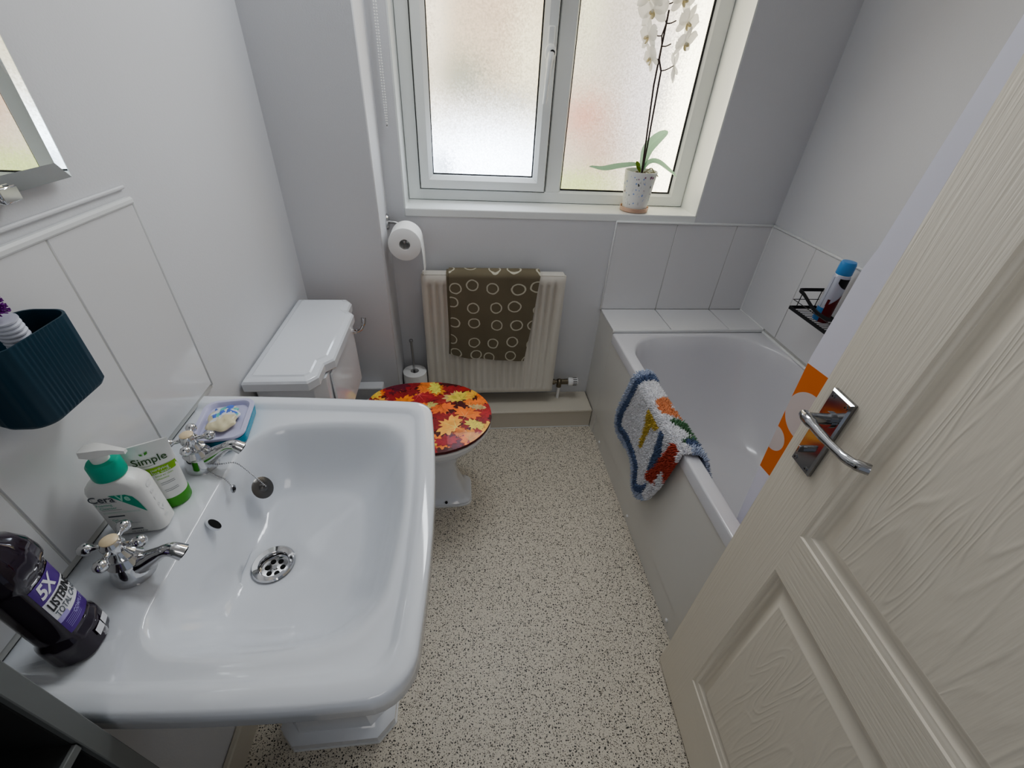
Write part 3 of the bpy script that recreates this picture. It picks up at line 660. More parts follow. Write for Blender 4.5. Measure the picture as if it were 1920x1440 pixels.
for y0, y1, m_2 in ((-.012, .004, 'white_label'), (.006, .020, 'white_label')):
    vs = [[b.v(T @ Vector((.0326+.0034*(1-(y/.03)**2), y, z))) for y in [y0+(y1-y0)*i/6 for i in range(7)]] for z in (.014, .026)]
    for i in range(6): b.f([vs[0][i], vs[0][i+1], vs[1][i+1], vs[1][i]], m_2)
b.build('base_label', mw)

# ================================================================== toothbrush tumbler
tum = thing('bathroom_cup', (-.545, .515, 1.07), 'dark teal ribbed cup fixed to the splashback tiles', 'cup')
def cupring(off, z, taper=0):
    hx_, hy_ = .0335-off, .0600-off-taper; base = rring([(-.5425-hx_, .514-hy_), (-.5425+hx_, .514-hy_), (-.5425+hx_, .514+hy_), (-.5425-hx_, .514+hy_)], .022, z, 10, 34)
    if off == 0:
        cx, cy = -.5425, .514; out = []
        for i, (x, y, zz) in enumerate(base):
            k = (.0016, .0, .0004)[i % 3]
            dx, dy = x-cx, y-cy; L = math.hypot(dx, dy); out.append((x-dx/L*k, y-dy/L*k, zz) if x > -.57 else (x, y, zz))
        return out
    return base
b = MB(); b.loft([cupring(.010, 1.068), cupring(.003, 1.071), cupring(0, 1.077), cupring(0, 1.176), cupring(.0006, 1.178), cupring(.0025, 1.178), cupring(.003, 1.174), cupring(.0035, 1.08)], 'teal'); b.build('cup_body', tum, 60)
br_ = thing('bottle_brush', (-.531, .497, 1.075), 'purple bristled brush with white ribbed neck standing in the dark teal cup', 'brush')
p0, p1 = Vector((-.535, .520, 1.09)), Vector((-.529, .502, 1.215)); ax = (p1-p0).normalized()
b = MB(); b.tube([p0, p0+ax*.07], .008, 'brist1', 14); b.build('brush_handle', br_)
b = MB(); pr = []; q = []
for k in range(27): q.append(p0+ax*(.060+.0019*k)); pr.append(.0140 if k % 3 else .0120)
b.tube(q, pr, 'ribwhite', 18); b.build('ribbed_neck', br_)
b = MB(); sd = ax.orthogonal().normalized(); rnd = random.Random(5)
for k in range(260):
    t = .117+.040*k/260; a = k*2.399; d = (Matrix.Rotation(a, 3, ax) @ sd); c = p0+ax*t; e = c+d*.0125+ax*rnd.uniform(-.002, .004)
    b.tube([c, e], [.0011, .0007], 'brist2' if t > .148 else 'brist1', 4)
b.build('bristles', br_)
# mirror
mir = thing('wall_mirror', (XL, .5, 1.303), 'rectangular mirror with angled clear edges on the left wall above the splashback', 'mirror')
b = MB(); y0, y1, z0, z1, xf = .20, .750, 1.303, 1.95, -.561
def mq(i, x): return [(x, y0+i, z0+i), (x, y1-i, z0+i), (x, y1-i, z1-i), (x, y0+i, z1-i)]
b.loft([mq(0, xf-.006), mq(0, xf-.003), mq(.022, xf)], 'mirror', True, True, smooth=False); b.build('mirror_glass', mir)
b = MB(); b.box(XL, xf-.0065, y0+.04, y1-.04, z0+.04, z1-.04, 'white_plastic'); b.build('backing_board', mir)
for yy in (.635, .30):
    b = MB(); b.box(XL, xf+.003, yy-.014, yy+.014, z0-.008, z0-.0005, 'chrome', bev=.002); b.box(xf+.0005, xf+.004, yy-.014, yy+.014, z0-.008, z0+.010, 'chrome', bev=.0015); b.build('mirror_clip', mir)

# ================================================================== shelf unit at bottom left
rk = thing('shelf_unit', (-.50, .10, 0), 'slim dark grey shelf unit at the near end of the basin', 'shelf unit')
SX0, SX1, SY0, SY1, SH = XL+.018, -.408, -.11, .2075, 1.24
b = MB(); b.box(SX0, SX1, SY1-.019, SY1, 0, SH, 'rack', bev=.001); b.box(SX0+.006, SX1-.008, SY1-.0205, SY1-.019, 0, SH, 'rackshade'); b.build('side_panel', rk)
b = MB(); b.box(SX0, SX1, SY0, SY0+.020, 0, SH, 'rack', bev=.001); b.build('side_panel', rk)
b = MB(); b.box(SX0, SX0+.006, SY0+.02, SY1-.02, 0, SH, 'rackshade'); b.build('back_panel', rk)
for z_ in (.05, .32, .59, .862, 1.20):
    b = MB(); b.box(SX0+.006, SX1-.006, SY0+.02, SY1-.02, z_-.006, z_+.005, 'rackshade'); b.box(SX1-.006, SX1-.001, SY0+.02, SY1-.02, z_-.006, z_+.006, 'rack', bev=.001); b.build('shelf', rk)

# ================================================================== TOILET
wc = thing('toilet', (-.25, 1.235, 0), 'white ceramic toilet with autumn leaf printed lid under the boxed corner', 'toilet')
CY = 1.236
def chr_(x0, x1, hy_, c, z, cr=.0):
    cor = [(x0, CY-hy_), (x1-c, CY-hy_), (x1, CY-hy_+c), (x1, CY+hy_-c), (x1-c, CY+hy_), (x0, CY+hy_)]
    return rring(cor, [.01, .006, .006, .006, .006, .01], z, 5, 3)
def oval(x0, x1, cx, hb, z, back=.0, n=36, dy=0):
    # rounded front, squarer back
    out = []
    for i in range(n):
        a = 2*PI*i/n+PI*1.25
        c_, s_ = math.cos(a), math.sin(a)
        if c_ >= 0: x = cx+(x1-cx)*c_; y = hb*s_
        else: x = cx+(cx-x0)*(-(abs(c_)**.62)); y = hb*(math.copysign(abs(s_)**.75, s_))
        out.append((x, CY+dy+y, z))
    return out
def fitring(r, tgt):
    """resample ring tgt at the same polar angles as ring r"""
    return r
b = MB()
def chov(x0, x1, hy_, z, k):    # superellipse section with exponent k
    cx, hx_ = (x0+x1)/2, (x1-x0)/2; out = []
    for i in range(36):
        a = 2*PI*i/36+PI*1.25; c_, s_ = math.cos(a), math.sin(a)
        out.append((cx+hx_*math.copysign(abs(c_)**k, c_), CY+hy_*math.copysign(abs(s_)**k, s_), z))
    return out
R = [chov(-.42, .022, .082, 0, .28), chov(-.42, .022, .082, .014, .28), chov(-.42, .012, .074, .022, .30), chov(-.42, -.004, .064, .035, .34), chov(-.42, -.030, .058, .12, .42), chov(-.43, -.035, .062, .20, .5), chov(-.44, -.010, .080, .255, .6)]
R += [oval(-.45, .040, -.12, .125, .30), oval(-.45, .072, -.12, .168, .345), oval(-.44, .088, -.12, .186, .375), oval(-.43, .092, -.12, .190, .393), oval(-.42, .086, -.12, .184, .397), oval(-.40, .06, -.12, .15, .397)]
b.loft(R, 'ceramic'); pan = b.build('toilet_pan', wc, 45)
b = MB(); b.loft([chov(-.42, .026, .086, 0, .28), chov(-.42, .026, .086, .005, .28), chov(-.42, .022, .082, .006, .28)], 'silicone', True, True); o = b.build('sealant_bead'); o.parent = pan
b = MB(); b.cyl((-.078, CY-.0765, .022), (-.078, CY-.0805, .0255), .0055, 'hole', 14); b.ball((-.088, CY-.074, .022), .004, 'ceramic', 8); o = b.build('screw_hole'); o.parent = pan
# seat and lid
b = MB(); b.loft([oval(-.365, .096, -.12, .197, .399), oval(-.368, .101, -.12, .201, .402), oval(-.368, .101, -.12, .201, .411), oval(-.365, .098, -.12, .198, .413)], 'white_plastic'); b.build('toilet_seat', wc)
ZL = .427
b = MB(); b.loft([oval(-.368, .099, -.12, .199, .4145), oval(-.370, .1015, -.12, .2015, .4165), oval(-.370, .1015, -.12, .2015, ZL-.0012), oval(-.3695, .101, -.12, .201, ZL)], 'leafprint', col=(.10, .012, .015)); 
LO = [(p[0], p[1]) for p in oval(-.3695, .101, -.12, .201, 0, n=72)]
def clip(poly, cl):
    for i in range(len(cl)):
        a, c = cl[i], cl[(i+1) % len(cl)]; out = []
        ins = lambda p: (c[0]-a[0])*(p[1]-a[1])-(c[1]-a[1])*(p[0]-a[0]) >= 0
        for k in range(len(poly)):
            p, q = poly[k], poly[(k+1) % len(poly)]; ip, iq = ins(p), ins(q)
            if ip != iq:
                d1 = (c[0]-a[0])*(p[1]-a[1])-(c[1]-a[1])*(p[0]-a[0]); d2 = (c[0]-a[0])*(q[1]-a[1])-(c[1]-a[1])*(q[0]-a[0]); t = d1/(d1-d2); X = (p[0]+(q[0]-p[0])*t, p[1]+(q[1]-p[1])*t)
            if ip: out.append(p)
            if ip != iq: out.append(X)
        poly = out
        if len(poly) < 3: return []
    return poly
half = [(0, 1.0), (.10, .70), (.17, .72), (.30, .80), (.26, .52), (.36, .56), (.52, .64), (.80, .62), (.66, .42), (.74, .38), (.95, .26), (.62, .14), (.70, -.02), (.66, -.14), (.38, -.06), (.34, -.22), (.05, -.12), (.03, -.15)]
maple = half+[(-x, y) for x, y in half[::-1][:-1]]
oakh = [(0, 1), (.14, .9), (.10, .75), (.32, .66), (.18, .5), (.40, .36), (.20, .22), (.36, .04), (.16, -.02), (.2, -.25), (.03, -.4)]
oak = oakh+[(-x, y) for x, y in oakh[::-1][:-1]]
cols = {'y': (.95, .56, .10), 'o': (.90, .28, .06), 'r': (.42, .030, .035), 'd': (.17, .018, .040), 'g': (.92, .72, .14), 't': (.72, .46, .22), 'l': (.80, .66, .14)}
rnd = random.Random(11); LV = []
for _ in range(70): LV.append((rnd.uniform(-.38, .11), rnd.uniform(CY-.21, CY+.21), rnd.uniform(.040, .062), rnd.uniform(0, 360), rnd.choice('rrrrroodd'), 0))
for _ in range(26): LV.append((rnd.uniform(-.38, .11), rnd.uniform(CY-.21, CY+.21), rnd.uniform(.036, .052), rnd.uniform(0, 360), rnd.choice('oryoyotr'), 0))
LV += [(-.335, 1.385, .045, 120, 'y', 0), (-.01, 1.325, .050, 20, 'y', 0), (-.085, 1.285, .048, 200, 'o', 0), (.005, 1.225, .052, -25, 'o', 0), (.065, 1.27, .040, 80, 't', 1), (.045, 1.185, .040, 150, 'g', 0), (-.035, 1.165, .058, 60, 'y', 0), (.075, 1.155, .045, 250, 'y', 0),
       (-.10, 1.40, .040, 100, 'l', 0), (.02, 1.10, .045, -60, 'o', 0), (-.06, 1.08, .042, 10, 'r', 0), (.04, 1.345, .034, 60, 'y', 0), (-.17, 1.35, .05, 210, 'r', 0), (-.22, 1.30, .05, 45, 'o', 0), (-.25, 1.15, .055, 130, 'y', 0), (-.15, 1.12, .05, 300, 'r', 0)]
for k, (x, y, s_, a, c_, kind) in enumerate(LV):
    s_ *= 1.18
    zz = ZL+.0001+k*.000012; ca, sa = math.cos(math.radians(a)), math.sin(math.radians(a)); sh = oak if kind else maple
    tr_ = lambda p: (x+s_*(p[0]*ca-p[1]*sa), y+s_*(p[0]*sa+p[1]*ca))
    P = clip([tr_(p) for p in sh][::-1], LO)
    cc = tuple(max(0, v_*rnd.uniform(.8, 1.2)) for v_ in cols[c_])
    if len(P) > 2:
        f_ = b.f([b.v((p[0], p[1], zz)) for p in P], 'leafprint', False, cc)
        if f_ and f_.normal.z < 0: f_.normal_flip()
    dk = tuple(v_*.55 for v_ in cc) if k % 3 else tuple(min(1, v_*1.5+.12) for v_ in cc)
    for (vx, vy) in ((0, .9), (.62, .5), (-.62, .5), (.6, -.08), (-.6, -.08), (0, -.5)):
        L = math.hypot(vx, vy); nx, ny = -vy/L*.018, vx/L*.018
        P = clip([tr_(p) for p in ((nx, ny-.1), (vx, vy-.1*(1-abs(vy))), (-nx, -ny-.1))], LO)
        if len(P) > 2: b.f([b.v((p[0], p[1], zz+.000006)) for p in P], 'leafprint', False, dk)
tag(b.build('toilet_lid', wc), 'closed lid printed with red, orange and yellow autumn leaves')
b = MB()
b.bm.free()
for s_ in (-1, 1):
    b = MB(); b.cyl((-.385, CY+s_*.075, .395), (-.385, CY+s_*.075, .418), .012, 'chrome', 16); b.cyl((-.385, CY+s_*.055, .412), (-.385, CY+s_*.095, .412), .007, 'chrome', 12); b.build('seat_hinge', wc)
# cistern
cis = MB()
def cb(x1, hy_, c, z, cy=1.224): return rring([(XL+.012, cy-hy_), (x1-c, cy-hy_), (x1, cy-hy_+c), (x1, cy+hy_-c), (x1-c, cy+hy_), (XL+.012, cy+hy_)], .006, z, 4, 3)
cis.loft([cb(-.43, .15, .03, .398), cb(-.415, .175, .035, .430), cb(-.400, .200, .035, .475), cb(-.392, .205, .03, .50), cb(-.385, .212, .03, .735)], 'ceramic')
cis.box(-.386, -.378, 1.224-.15, 1.224+.15, .50, .725, 'ceramic', bev=.007)
cistern = cis.build('cistern', wc, 30)
def lidr(d, z, cy=1.224):
    x1, x2, hy_, c = -.365, -.388, .2535, .033
    cor = [(XL+.006, cy-hy_), (x2-.022, cy-hy_), (x2, cy-hy_+.028), (x2, cy-.165), (x1, cy-.140), (x1, cy+.140), (x2, cy+.165), (x2, cy+hy_-.028), (x2-.022, cy+hy_), (XL+.006, cy+hy_)]
    return rring(inset(cor, d), .0035, z, 3, 2)
b = MB(); b.loft([lidr(.012, .736), lidr(.003, .739), lidr(.0, .743), lidr(.0, .765), lidr(.004, .771), lidr(.012, .7745), lidr(.020, .7755), lidr(.024, .7790), lidr(.034, .7800)], 'ceramic'); o = b.build('cistern_lid', None, 30); o.parent = cistern
b = MB(); b.cyl((-.386, 1.372, .700), (-.366, 1.372, .700), .009, 'chrome', 16); b.tube(smoothpath([(-.366, 1.372, .700), (-.352, 1.375, .706), (-.344, 1.384, .722), (-.342, 1.392, .742)], 5), [.006]*5+[.006]*5+[.0085]*5+[.009], 'chrome', 12); o = b.build('flush_lever'); o.parent = cistern; o['label'] = 'chrome flush lever'

# ================================================================== RADIATOR + towel
rad = thing('radiator', (.135, 1.72, .17), 'cream panel radiator under the window', 'radiator')
rx0, rx1, rz0, rz1, ry = -.164, .436, .178, .778, 1.685
b = MB(); NG = 18; xs = []; 
for g in range(NG):
    xa = rx0+.022+(rx1-rx0-.044)*g/NG; w_ = (rx1-rx0-.044)/NG
    xs += [(xa, 0), (xa+w_*.18, 1), (xa+w_*.42, 1), (xa+w_*.60, 0)]
xs = [(rx0, 0), (rx0+.008, 0)]+xs+[(rx1-.016, 0), (rx1-.008, 0), (rx1, 0)]
zs = [(rz0, 0), (rz0+.010, 0), (rz0+.026, 0), (rz0+.036, 1), (rz1-.045, 1), (rz1-.035, 0), (rz1-.012, 0), (rz1, 0)]
vs = [[b.v((x, ry+(.0095 if dx and dz else 0)+(.006 if x in (rx0, rx1) else 0)+(.006 if z in (rz0, rz1) else 0), z)) for x, dx in xs] for z, dz in zs]
for j in range(len(zs)-1):
    for i in range(len(xs)-1): b.f([vs[j][i], vs[j][i+1], vs[j+1][i+1], vs[j+1][i]], 'radiator')
b.box(rx0, rx1, ry+.012, ry+.020, rz0, rz1, 'radiator')
b.build('radiator_panel', rad, 50)
b = MB(); b.box(rx0+.005, rx1-.005, ry+.05, ry+.058, rz0+.01, rz1-.01, 'radiator')
for k in range(30): b.box(rx0+.02+k*.0192, rx0+.0212+k*.0192, ry+.02, ry+.05, rz0+.05, rz1-.04, 'radiator')
b.build('rear_convector', rad)
b = MB(); b.box(rx0+.003, rx1-.003, ry+.014, ry+.058, rz1-.006, rz1+.001, 'radiator', bev=.002)
b.cyl((-.15, ry+.035, rz1-.004), (-.15, ry+.035, rz1+.004), .008, 'radiator', 12)
b.build('top_grille', rad)
for xx in (-.06, .33):
    b = MB(); b.box(xx-.012, xx+.012, ry+.058, YB, .25, .7, 'white_plastic'); b.build('wall_bracket', rad)
b = MB(); vx, vy, vz = .470, 1.725, .212
b.cyl((rx1-.006, vy, vz), (vx+.02, vy, vz), .010, 'brass', 14); b.cyl((rx1+.004, vy, vz), (rx1+.018, vy, vz), .014, 'brass', 6); b.ball((vx+.008, vy, vz), .017, 'brass', 14); b.cyl((vx+.008, vy, vz), (vx+.008, vy, vz-.030), .0125, 'brass', 8)
b.cyl((vx+.014, vy, vz), (vx+.050, vy, vz), .014, 'brass', 16); vlv = b.build('radiator_valve', rad)
b = MB(); b.cyl((vx+.008, vy, .112), (vx+.008, vy, vz-.02), .0078, 'white_plastic', 14); o = b.build('valve_pipe'); o.parent = vlv
b = MB(); P = []
def knob(r, x): return [(x, vy+(r-(.0015 if (i//2) % 2 else 0))*math.cos(2*PI*i/48), vz+(r-(.0015 if (i//2) % 2 else 0))*math.sin(2*PI*i/48)) for i in range(48)]
def kn0(r, x): return [(x, vy+r*math.cos(2*PI*i/48), vz+r*math.sin(2*PI*i/48)) for i in range(48)]
X0 = vx+.050; b.loft([kn0(.015, X0), kn0(.020, X0+.002), kn0(.021, X0+.010), kn0(.021, X0+.022), knob(.0205, X0+.024), knob(.0205, X0+.046), kn0(.0195, X0+.049), kn0(.012, X0+.052)], 'white_plastic', mlist=['white_plastic']*7)
for i in range(12):
    a = 2*PI*i/12; c = Vector((0, math.cos(a), math.sin(a))); t_ = Vector((0, -math.sin(a), math.cos(a))); o_ = Vector((0, vy, vz))
    b.poly([o_+c*.0213+t_*s_+Vector((x, 0, 0)) for x, s_ in ((X0+.025, -.0018), (X0+.045, -.0018), (X0+.045, .0018), (X0+.025, .0018))], 'hole')
o = b.build('thermostat_head'); o.parent = vlv; o['label'] = 'white ribbed thermostatic head'
# towel
def towel_sheet(mb, x0, x1, zb, zt_, yf, seed, wav=.004, back=.20, bottom=None, th=.006, du=0):
    rnd = random.Random(seed); nx, nz = 46, 60
    top = zt_; L1 = top-zb; L2 = .05; L = L1+L2+back
    grid = []
    for j in range(nz+1):
        s_ = L*j/nz; row = []
        for i in range(nx+1):
            u = i/nx; x = x0+(x1-x0)*u
            if s_ < L1:
                dep = (L1-s_)/L1
                zz = zb+s_ + (bottom(u)*(1-s_/L1) if bottom else 0); y = yf-.002-wav*dep*(math.sin(u*9+seed)+.6*math.sin(u*17+2.1*seed+zz*6)) - .004*dep
                x += .004*math.sin(zz*11+seed)*dep
            elif s_ < L1+L2:
                t = (s_-L1)/L2; zz = top+.004*math.sin(PI*t)+.0035; y = yf-.002+.058*t
            else:
                zz = top-(s_-L1-L2); y = yf+.0585
            row.append((x, y, zz, (u*(x1-x0)+du, s_)))
        grid.append(row)
    for off, flip in ((0, False), (th, True)):
        vs = []
        for r in grid:
            rr = []
            for (x, y, z, q) in r:
                fr = 1 if z < top-.002 and y < yf+.02 else -1 if z < top-.002 else 0
                rr.append(mb.v((x, y-off*fr, z+(off if fr == 0 else 0))))
            vs.append(rr)
        for j in range(nz):
            for i in range(nx):
                q = [vs[j][i], vs[j][i+1], vs[j+1][i+1], vs[j+1][i]]; uv = [grid[j][i][3], grid[j][i+1][3], grid[j+1][i+1][3], grid[j+1][i][3]]
                mb.f(q[::-1] if flip else q, 'towel', True, None, uv[::-1] if flip else uv)
        if off == 0: first = vs
    def edge(a, c):
        for k in range(len(a)-1): mb.f([a[k], a[k+1], c[k+1], c[k]], 'towel', True, None, [(0, 0)]*4)
    edge(first[0], vs[0]); edge(first[-1], vs[-1]); edge([r[0] for r in first], [r[0] for r in vs]); edge([r[-1] for r in first], [r[-1] for r in vs])
b = MB()
towel_sheet(b, -.052, .296, .372, .785, ry-.001, 1, bottom=lambda u: .022*(1-u)+.02*(1-min(1, u*4)), back=.2)
towel_sheet(b, -.062, .288, .392, .7795, ry+.003, 1.5, wav=.002, back=.1, th=.003, bottom=lambda u: .02*(1-u), du=.4)
tw = b.build('hand_towel', None, 60); tag(tw, 'olive brown towel with pale outline print hanging over the radiator', 'towel')
# give lower right corner taper
for v_ in tw.data.vertices:
    if v_.co.z < .785:
        k = (.785-v_.co.z)/.41; v_.co.x += -.0*k
        if v_.co.x > .1: v_.co.x -= .012*k*(v_.co.x-.1)/.2
        if v_.co.x < .29 and v_.co.z > .6: pass
    if v_.co.x > .2: v_.co.x += .028*(v_.co.x-.2)/.1*max(0, min(1, (v_.co.z-.372)/.41))

# ================================================================== toilet rolls
def roll(mb, c, axis, r, L, core=.021):
    A = Vector(axis).normalized(); T_ = Matrix.Translation(c) @ A.to_track_quat('Z', 'Y').to_matrix().to_4x4()
    mb.lathe([(core, 0), (r-.002, 0), (r, .0015), (r, L-.0015), (r-.002, L), (core, L), (core, 0)], 'paper', T=T_, n=48, cap0=False, cap1=False)
rc = Vector((-.2045, 1.600, .929))
b = MB(); roll(b, rc, (0, 1, 0), .0590, .100, .0195)
sh = []
for k in range(9):
    t = k/8; sh.append((rc.x+.0592+.002*math.sin(3*t)+.004*t, rc.z-.002-.115*t))
v0 = [b.v((x, 1.602, z)) for x, z in sh]; v1 = [b.v((x, 1.698, z)) for x, z in sh]
for k in range(8): b.f([v0[k], v0[k+1], v1[k+1], v1[k]], 'paper')
tag(b.build('toilet_roll', None), 'white toilet roll in use on the wall holder below the window corner', 'toilet roll')
hd_ = thing('toilet_roll_holder', (XP, 1.735, .95), 'chrome toilet roll holder fixed to the side of the boxed corner', 'roll holder')
b = MB(); T_ = Matrix.Translation((XP, 1.735, .972)) @ Vector((1, 0, 0)).to_track_quat('Z', 'Y').to_matrix().to_4x4()
b.lathe([(.030, 0), (.030, .003), (.026, .008), (.012, .011)], 'chrome', T=T_, n=30); b.build('wall_plate', hd_)
b = MB(); b.tube(smoothpath([(XP+.008, 1.735, .972), (XP+.035, 1.735, .968), (rc.x-.012, 1.734, .950), (rc.x, 1.724, .940), (rc.x, 1.70, .938), (rc.x, 1.65, .938), (rc.x, 1.612, .938)], 5), .006, 'steel', 10); b.ball((rc.x, 1.611, .938), .0075, 'steel', 10); b.build('holder_arm', hd_)
st = thing('roll_stand', (-.222, 1.692, .112), 'chrome vertical pole stand for spare toilet rolls beside the radiator', 'stand')
SXc, SYc = -.2235, 1.690
b = MB(); b.lathe([(.055, 0), (.056, .004), (.052, .008), (.008, .010)], 'chrome', (SXc, SYc, .112), n=32); b.build('stand_base', st)
b = MB(); b.cyl((SXc, SYc, .118), (SXc-.004, SYc, .470), .0052, 'steel', 12); b.lathe([(.005, 0), (.0085, .002), (.0085, .010), (.006, .013)], 'steel', (SXc-.004, SYc, .468), n=16); b.build('stand_pole', st)
b = MB(); roll(b, (SXc, SYc, .218), (0, 0, 1), .0535, .096, .019); tag(b.build('toilet_roll', None), 'spare toilet roll, upper one on the chrome pole stand', 'toilet roll', 'spare rolls on the stand')
b = MB(); roll(b, (SXc, SYc, .1215), (0, 0, 1), .0535, .096, .019); tag(b.build('toilet_roll', None), 'spare toilet roll, lower one at the foot of the chrome pole stand', 'toilet roll', 'spare rolls on the stand')
# blind chain
b = MB()
for s_ in (0, 1):
    z = 1.287
    while z < 2.06:
        k = min(1, (z-1.287)/.06)**.5
        b.ball((-.2465+(-.0035 if s_ else .0035)*k, YB-.014, z), .0028, 'paper', 6); z += .0075
b.ball((-.2465, YB-.014, 1.284), .0026, 'white_plastic', 8); b.box(-.262, -.232, YB-.03, YB-.001, 2.055, 2.10, 'white_plastic', bev=.003)
tag(b.build('blind_chain', None), 'white beaded blind chain hanging left of the window', 'blind chain')

# ================================================================== BATH
bath = thing('bathtub', (.99, .72, 0), 'white built-in bathtub along the right wall', 'bath')
BX0, BX1, BY0, BY1, BZ = XB, XR-.009, -.16, 1.572, .577
BO = [(BX0, BY0), (BX1, BY0), (BX1, BY1), (BX0, BY1)]
BI = [(.680, -.05), (1.322, -.05), (1.330, 1.560), (.680, 1.545)]; BIr = [.12, .12, .245, .17]
BF = [(.80, .14), (1.20, .14), (1.20, 1.23), (.80, 1.23)]; BFr = [.10, .10, .14, .14]
def bi(t, z, ins=0):
    return rring(inset([lerp(a, c, t) for a, c in zip(BI, BF)], ins), [r+(q-r)*t for r, q in zip(BIr, BFr)], z, 10, 8)
b = MB(); b.loft([rring(BO, .008, .535, 10, 8), rring(BO, .008, BZ-.006, 10, 8), rring(inset(BO, .002), .008, BZ-.0015, 10, 8), rring(inset(BO, .006), .008, BZ, 10, 8),
    bi(0, BZ, -.003), bi(0, BZ-.002, .001), bi(.02, BZ-.010, .003), bi(.10, BZ-.06), bi(.25, BZ-.16), bi(.45, BZ-.26), bi(.70, BZ-.345), bi(.88, BZ-.375), bi(1.0, BZ-.385)], 'acrylic', False, True)
b.build('bath_shell', bath, 50)
b = MB()
pr = [(BX0+.006, .0), (BX0+.006, .095), (BX0+.009, .099), (BX0+.009, .100), (BX0+.004, .104), (BX0+.004, .550)]
pr = [(BX0+.010, 0), (BX0+.010, .112), (BX0+.0035, .122), (BX0+.0035, .538)]
v0 = [b.v((x, BY0, z)) for x, z in pr]; v1 = [b.v((x, YB-.001, z)) for x, z in pr]
for k in range(len(pr)-1): b.f([v0[k], v0[k+1], v1[k+1], v1[k]], 'panel', False)
v0 = [b.v((x, BY1+.0005, z)) for x, z in ((BX0+.0035, .538), (BX0+.0035, .582))]; v1 = [b.v((x, YB-.001, z)) for x, z in ((BX0+.0035, .538), (BX0+.0035, .582))]
b.f([v0[0], v0[1], v1[1], v1[0]], 'panel', False)
b.box(BX0+.0125, BX0+.020, BY0, BY1, .0, .536, 'panel')
pnl = b.build('bath_panel', bath)
for yy in (1.47, 1.04, .63, .2):
    b = MB(); b.ball((BX0+.009, yy, .032), .0072, 'white_plastic', 10, (.7, 1, 1)); o = b.build('screw_cap'); o.parent = pnl
b = MB(); b.lathe([(.028, 0), (.030, .002), (.020, .004)], 'chrome', (1.0, .30, BZ-.385), n=24); b.build('waste_outlet', bath)

# ---- bath mat over the rim
mato = thing('bath_mat', (.64, 1.05, .60), 'tufted white bath mat with blue border and colourful shapes draped over the bath edge', 'bath mat')
OUT = [(1.262, .060), (1.262, .040), (1.253, .008), (1.259, -.031), (1.270, -.075), (1.290, -.150), (1.296, -.200), (1.290, -.245), (1.265, -.272), (1.231, -.280), (1.185, -.272), (1.146, -.263), (1.10, -.262), (1.065, -.275), (1.035, -.315), (1.006, -.335), (.97, -.330), (.946, -.311), (.915, -.28), (.897, -.252), (.869, -.167), (.850, -.061), (.838, .005), (.832, .045), (.80, .075), (.785, .105), (.800, .135), (.85, .15), (.93, .14), (1.02, .15), (1.10, .14), (1.20, .15), (1.255, .13), (1.27, .09)]
SH_ = [((.64, .66, .30), 0, 0)]
shapes = [((.66, .50, .13), [(1.083, -.008), (.988, -.010), (.998, -.035), (1.028, -.044), (1.037, -.101), (1.043, -.158), (1.059, -.168), (1.067, -.123), (1.066, -.076), (1.080, -.041)]),
    ((.15, .20, .32), [(.970, -.006), (.950, -.004), (.925, -.060), (.918, -.140), (.935, -.170), (.955, -.165), (.958, -.120), (.960, -.060)]),
    ((.80, .36, .19), [(1.107, .063), (1.082, .084), (.990, .082), (.988, .054), (1.02, .016), (1.048, .012), (1.09, .018)]),
    ((.80, .80, .84), [(1.068, .054), (1.052, .070), (1.032, .068), (1.045, .052)]),
    ((.13, .25, .14), [(.984, .020), (.98, .055), (.945, .080), (.885, .088), (.868, .078), (.875, .033), (.887, .019), (.905, .055), (.935, .050), (.958, .032)]),
    ((.54, .11, .075), [(.895, .006), (.855, .006), (.837, -.036), (.846, -.094), (.865, -.148), (.905, -.180), (.941, -.206), (.955, -.190), (.925, -.120), (.905, -.040)]),
    ((.80, .80, .82), [(.884, -.095), (.862, -.110), (.866, -.160), (.898, -.168)])]
def pip(p, poly):
    c = False; n = len(poly)
    for i in range(n):
        a, q = poly[i], poly[i-1]
        if (a[1] > p[1]) != (q[1] > p[1]) and p[0] < (q[0]-a[0])*(p[1]-a[1])/(q[1]-a[1])+a[0]: c = not c
    return c
def dist(p, poly):
    d = 9
    for i in range(len(poly)):
        a, q = poly[i-1], poly[i]; ex, ey = q[0]-a[0], q[1]-a[1]; L = ex*ex+ey*ey; t = max(0, min(1, ((p[0]-a[0])*ex+(p[1]-a[1])*ey)/L)) if L else 0
        d = min(d, math.hypot(p[0]-a[0]-ex*t, p[1]-a[1]-ey*t))
    return d
def drape(y, bb, h=0):
    # path in the x-z plane: outside drop, over the rim, inside drop. h = height off the surface
    rc_ = .012; x_out, z_top, x_in = XB-.004, BZ+.004, .688
    flat = x_in-x_out-2*rc_
    if bb < 0: return Vector((x_out-h-.010*min(1, -bb*5)*(0.5+.5*math.sin(y*14+1)), y, z_top-rc_+bb)), Vector((-1, 0, .0))
    q = rc_*PI/2
    if bb < q:
        a = bb/rc_; return Vector((x_out+rc_-(rc_+h)*math.cos(a), y, z_top-rc_+(rc_+h)*math.sin(a))), Vector((-math.cos(a), 0, math.sin(a)))
    bb -= q
    if bb < flat: return Vector((x_out+rc_+bb, y, z_top+h)), Vector((0, 0, 1))
    bb -= flat
    if bb < q:
        a = bb/rc_; return Vector((x_in-rc_+(rc_+h)*math.sin(a), y, z_top-rc_+(rc_+h)*math.cos(a))), Vector((math.sin(a), 0, math.cos(a)))
    bb -= q
    return Vector((x_in+h+bb*.15, y, z_top-rc_-bb)), Vector((1, 0, .1))
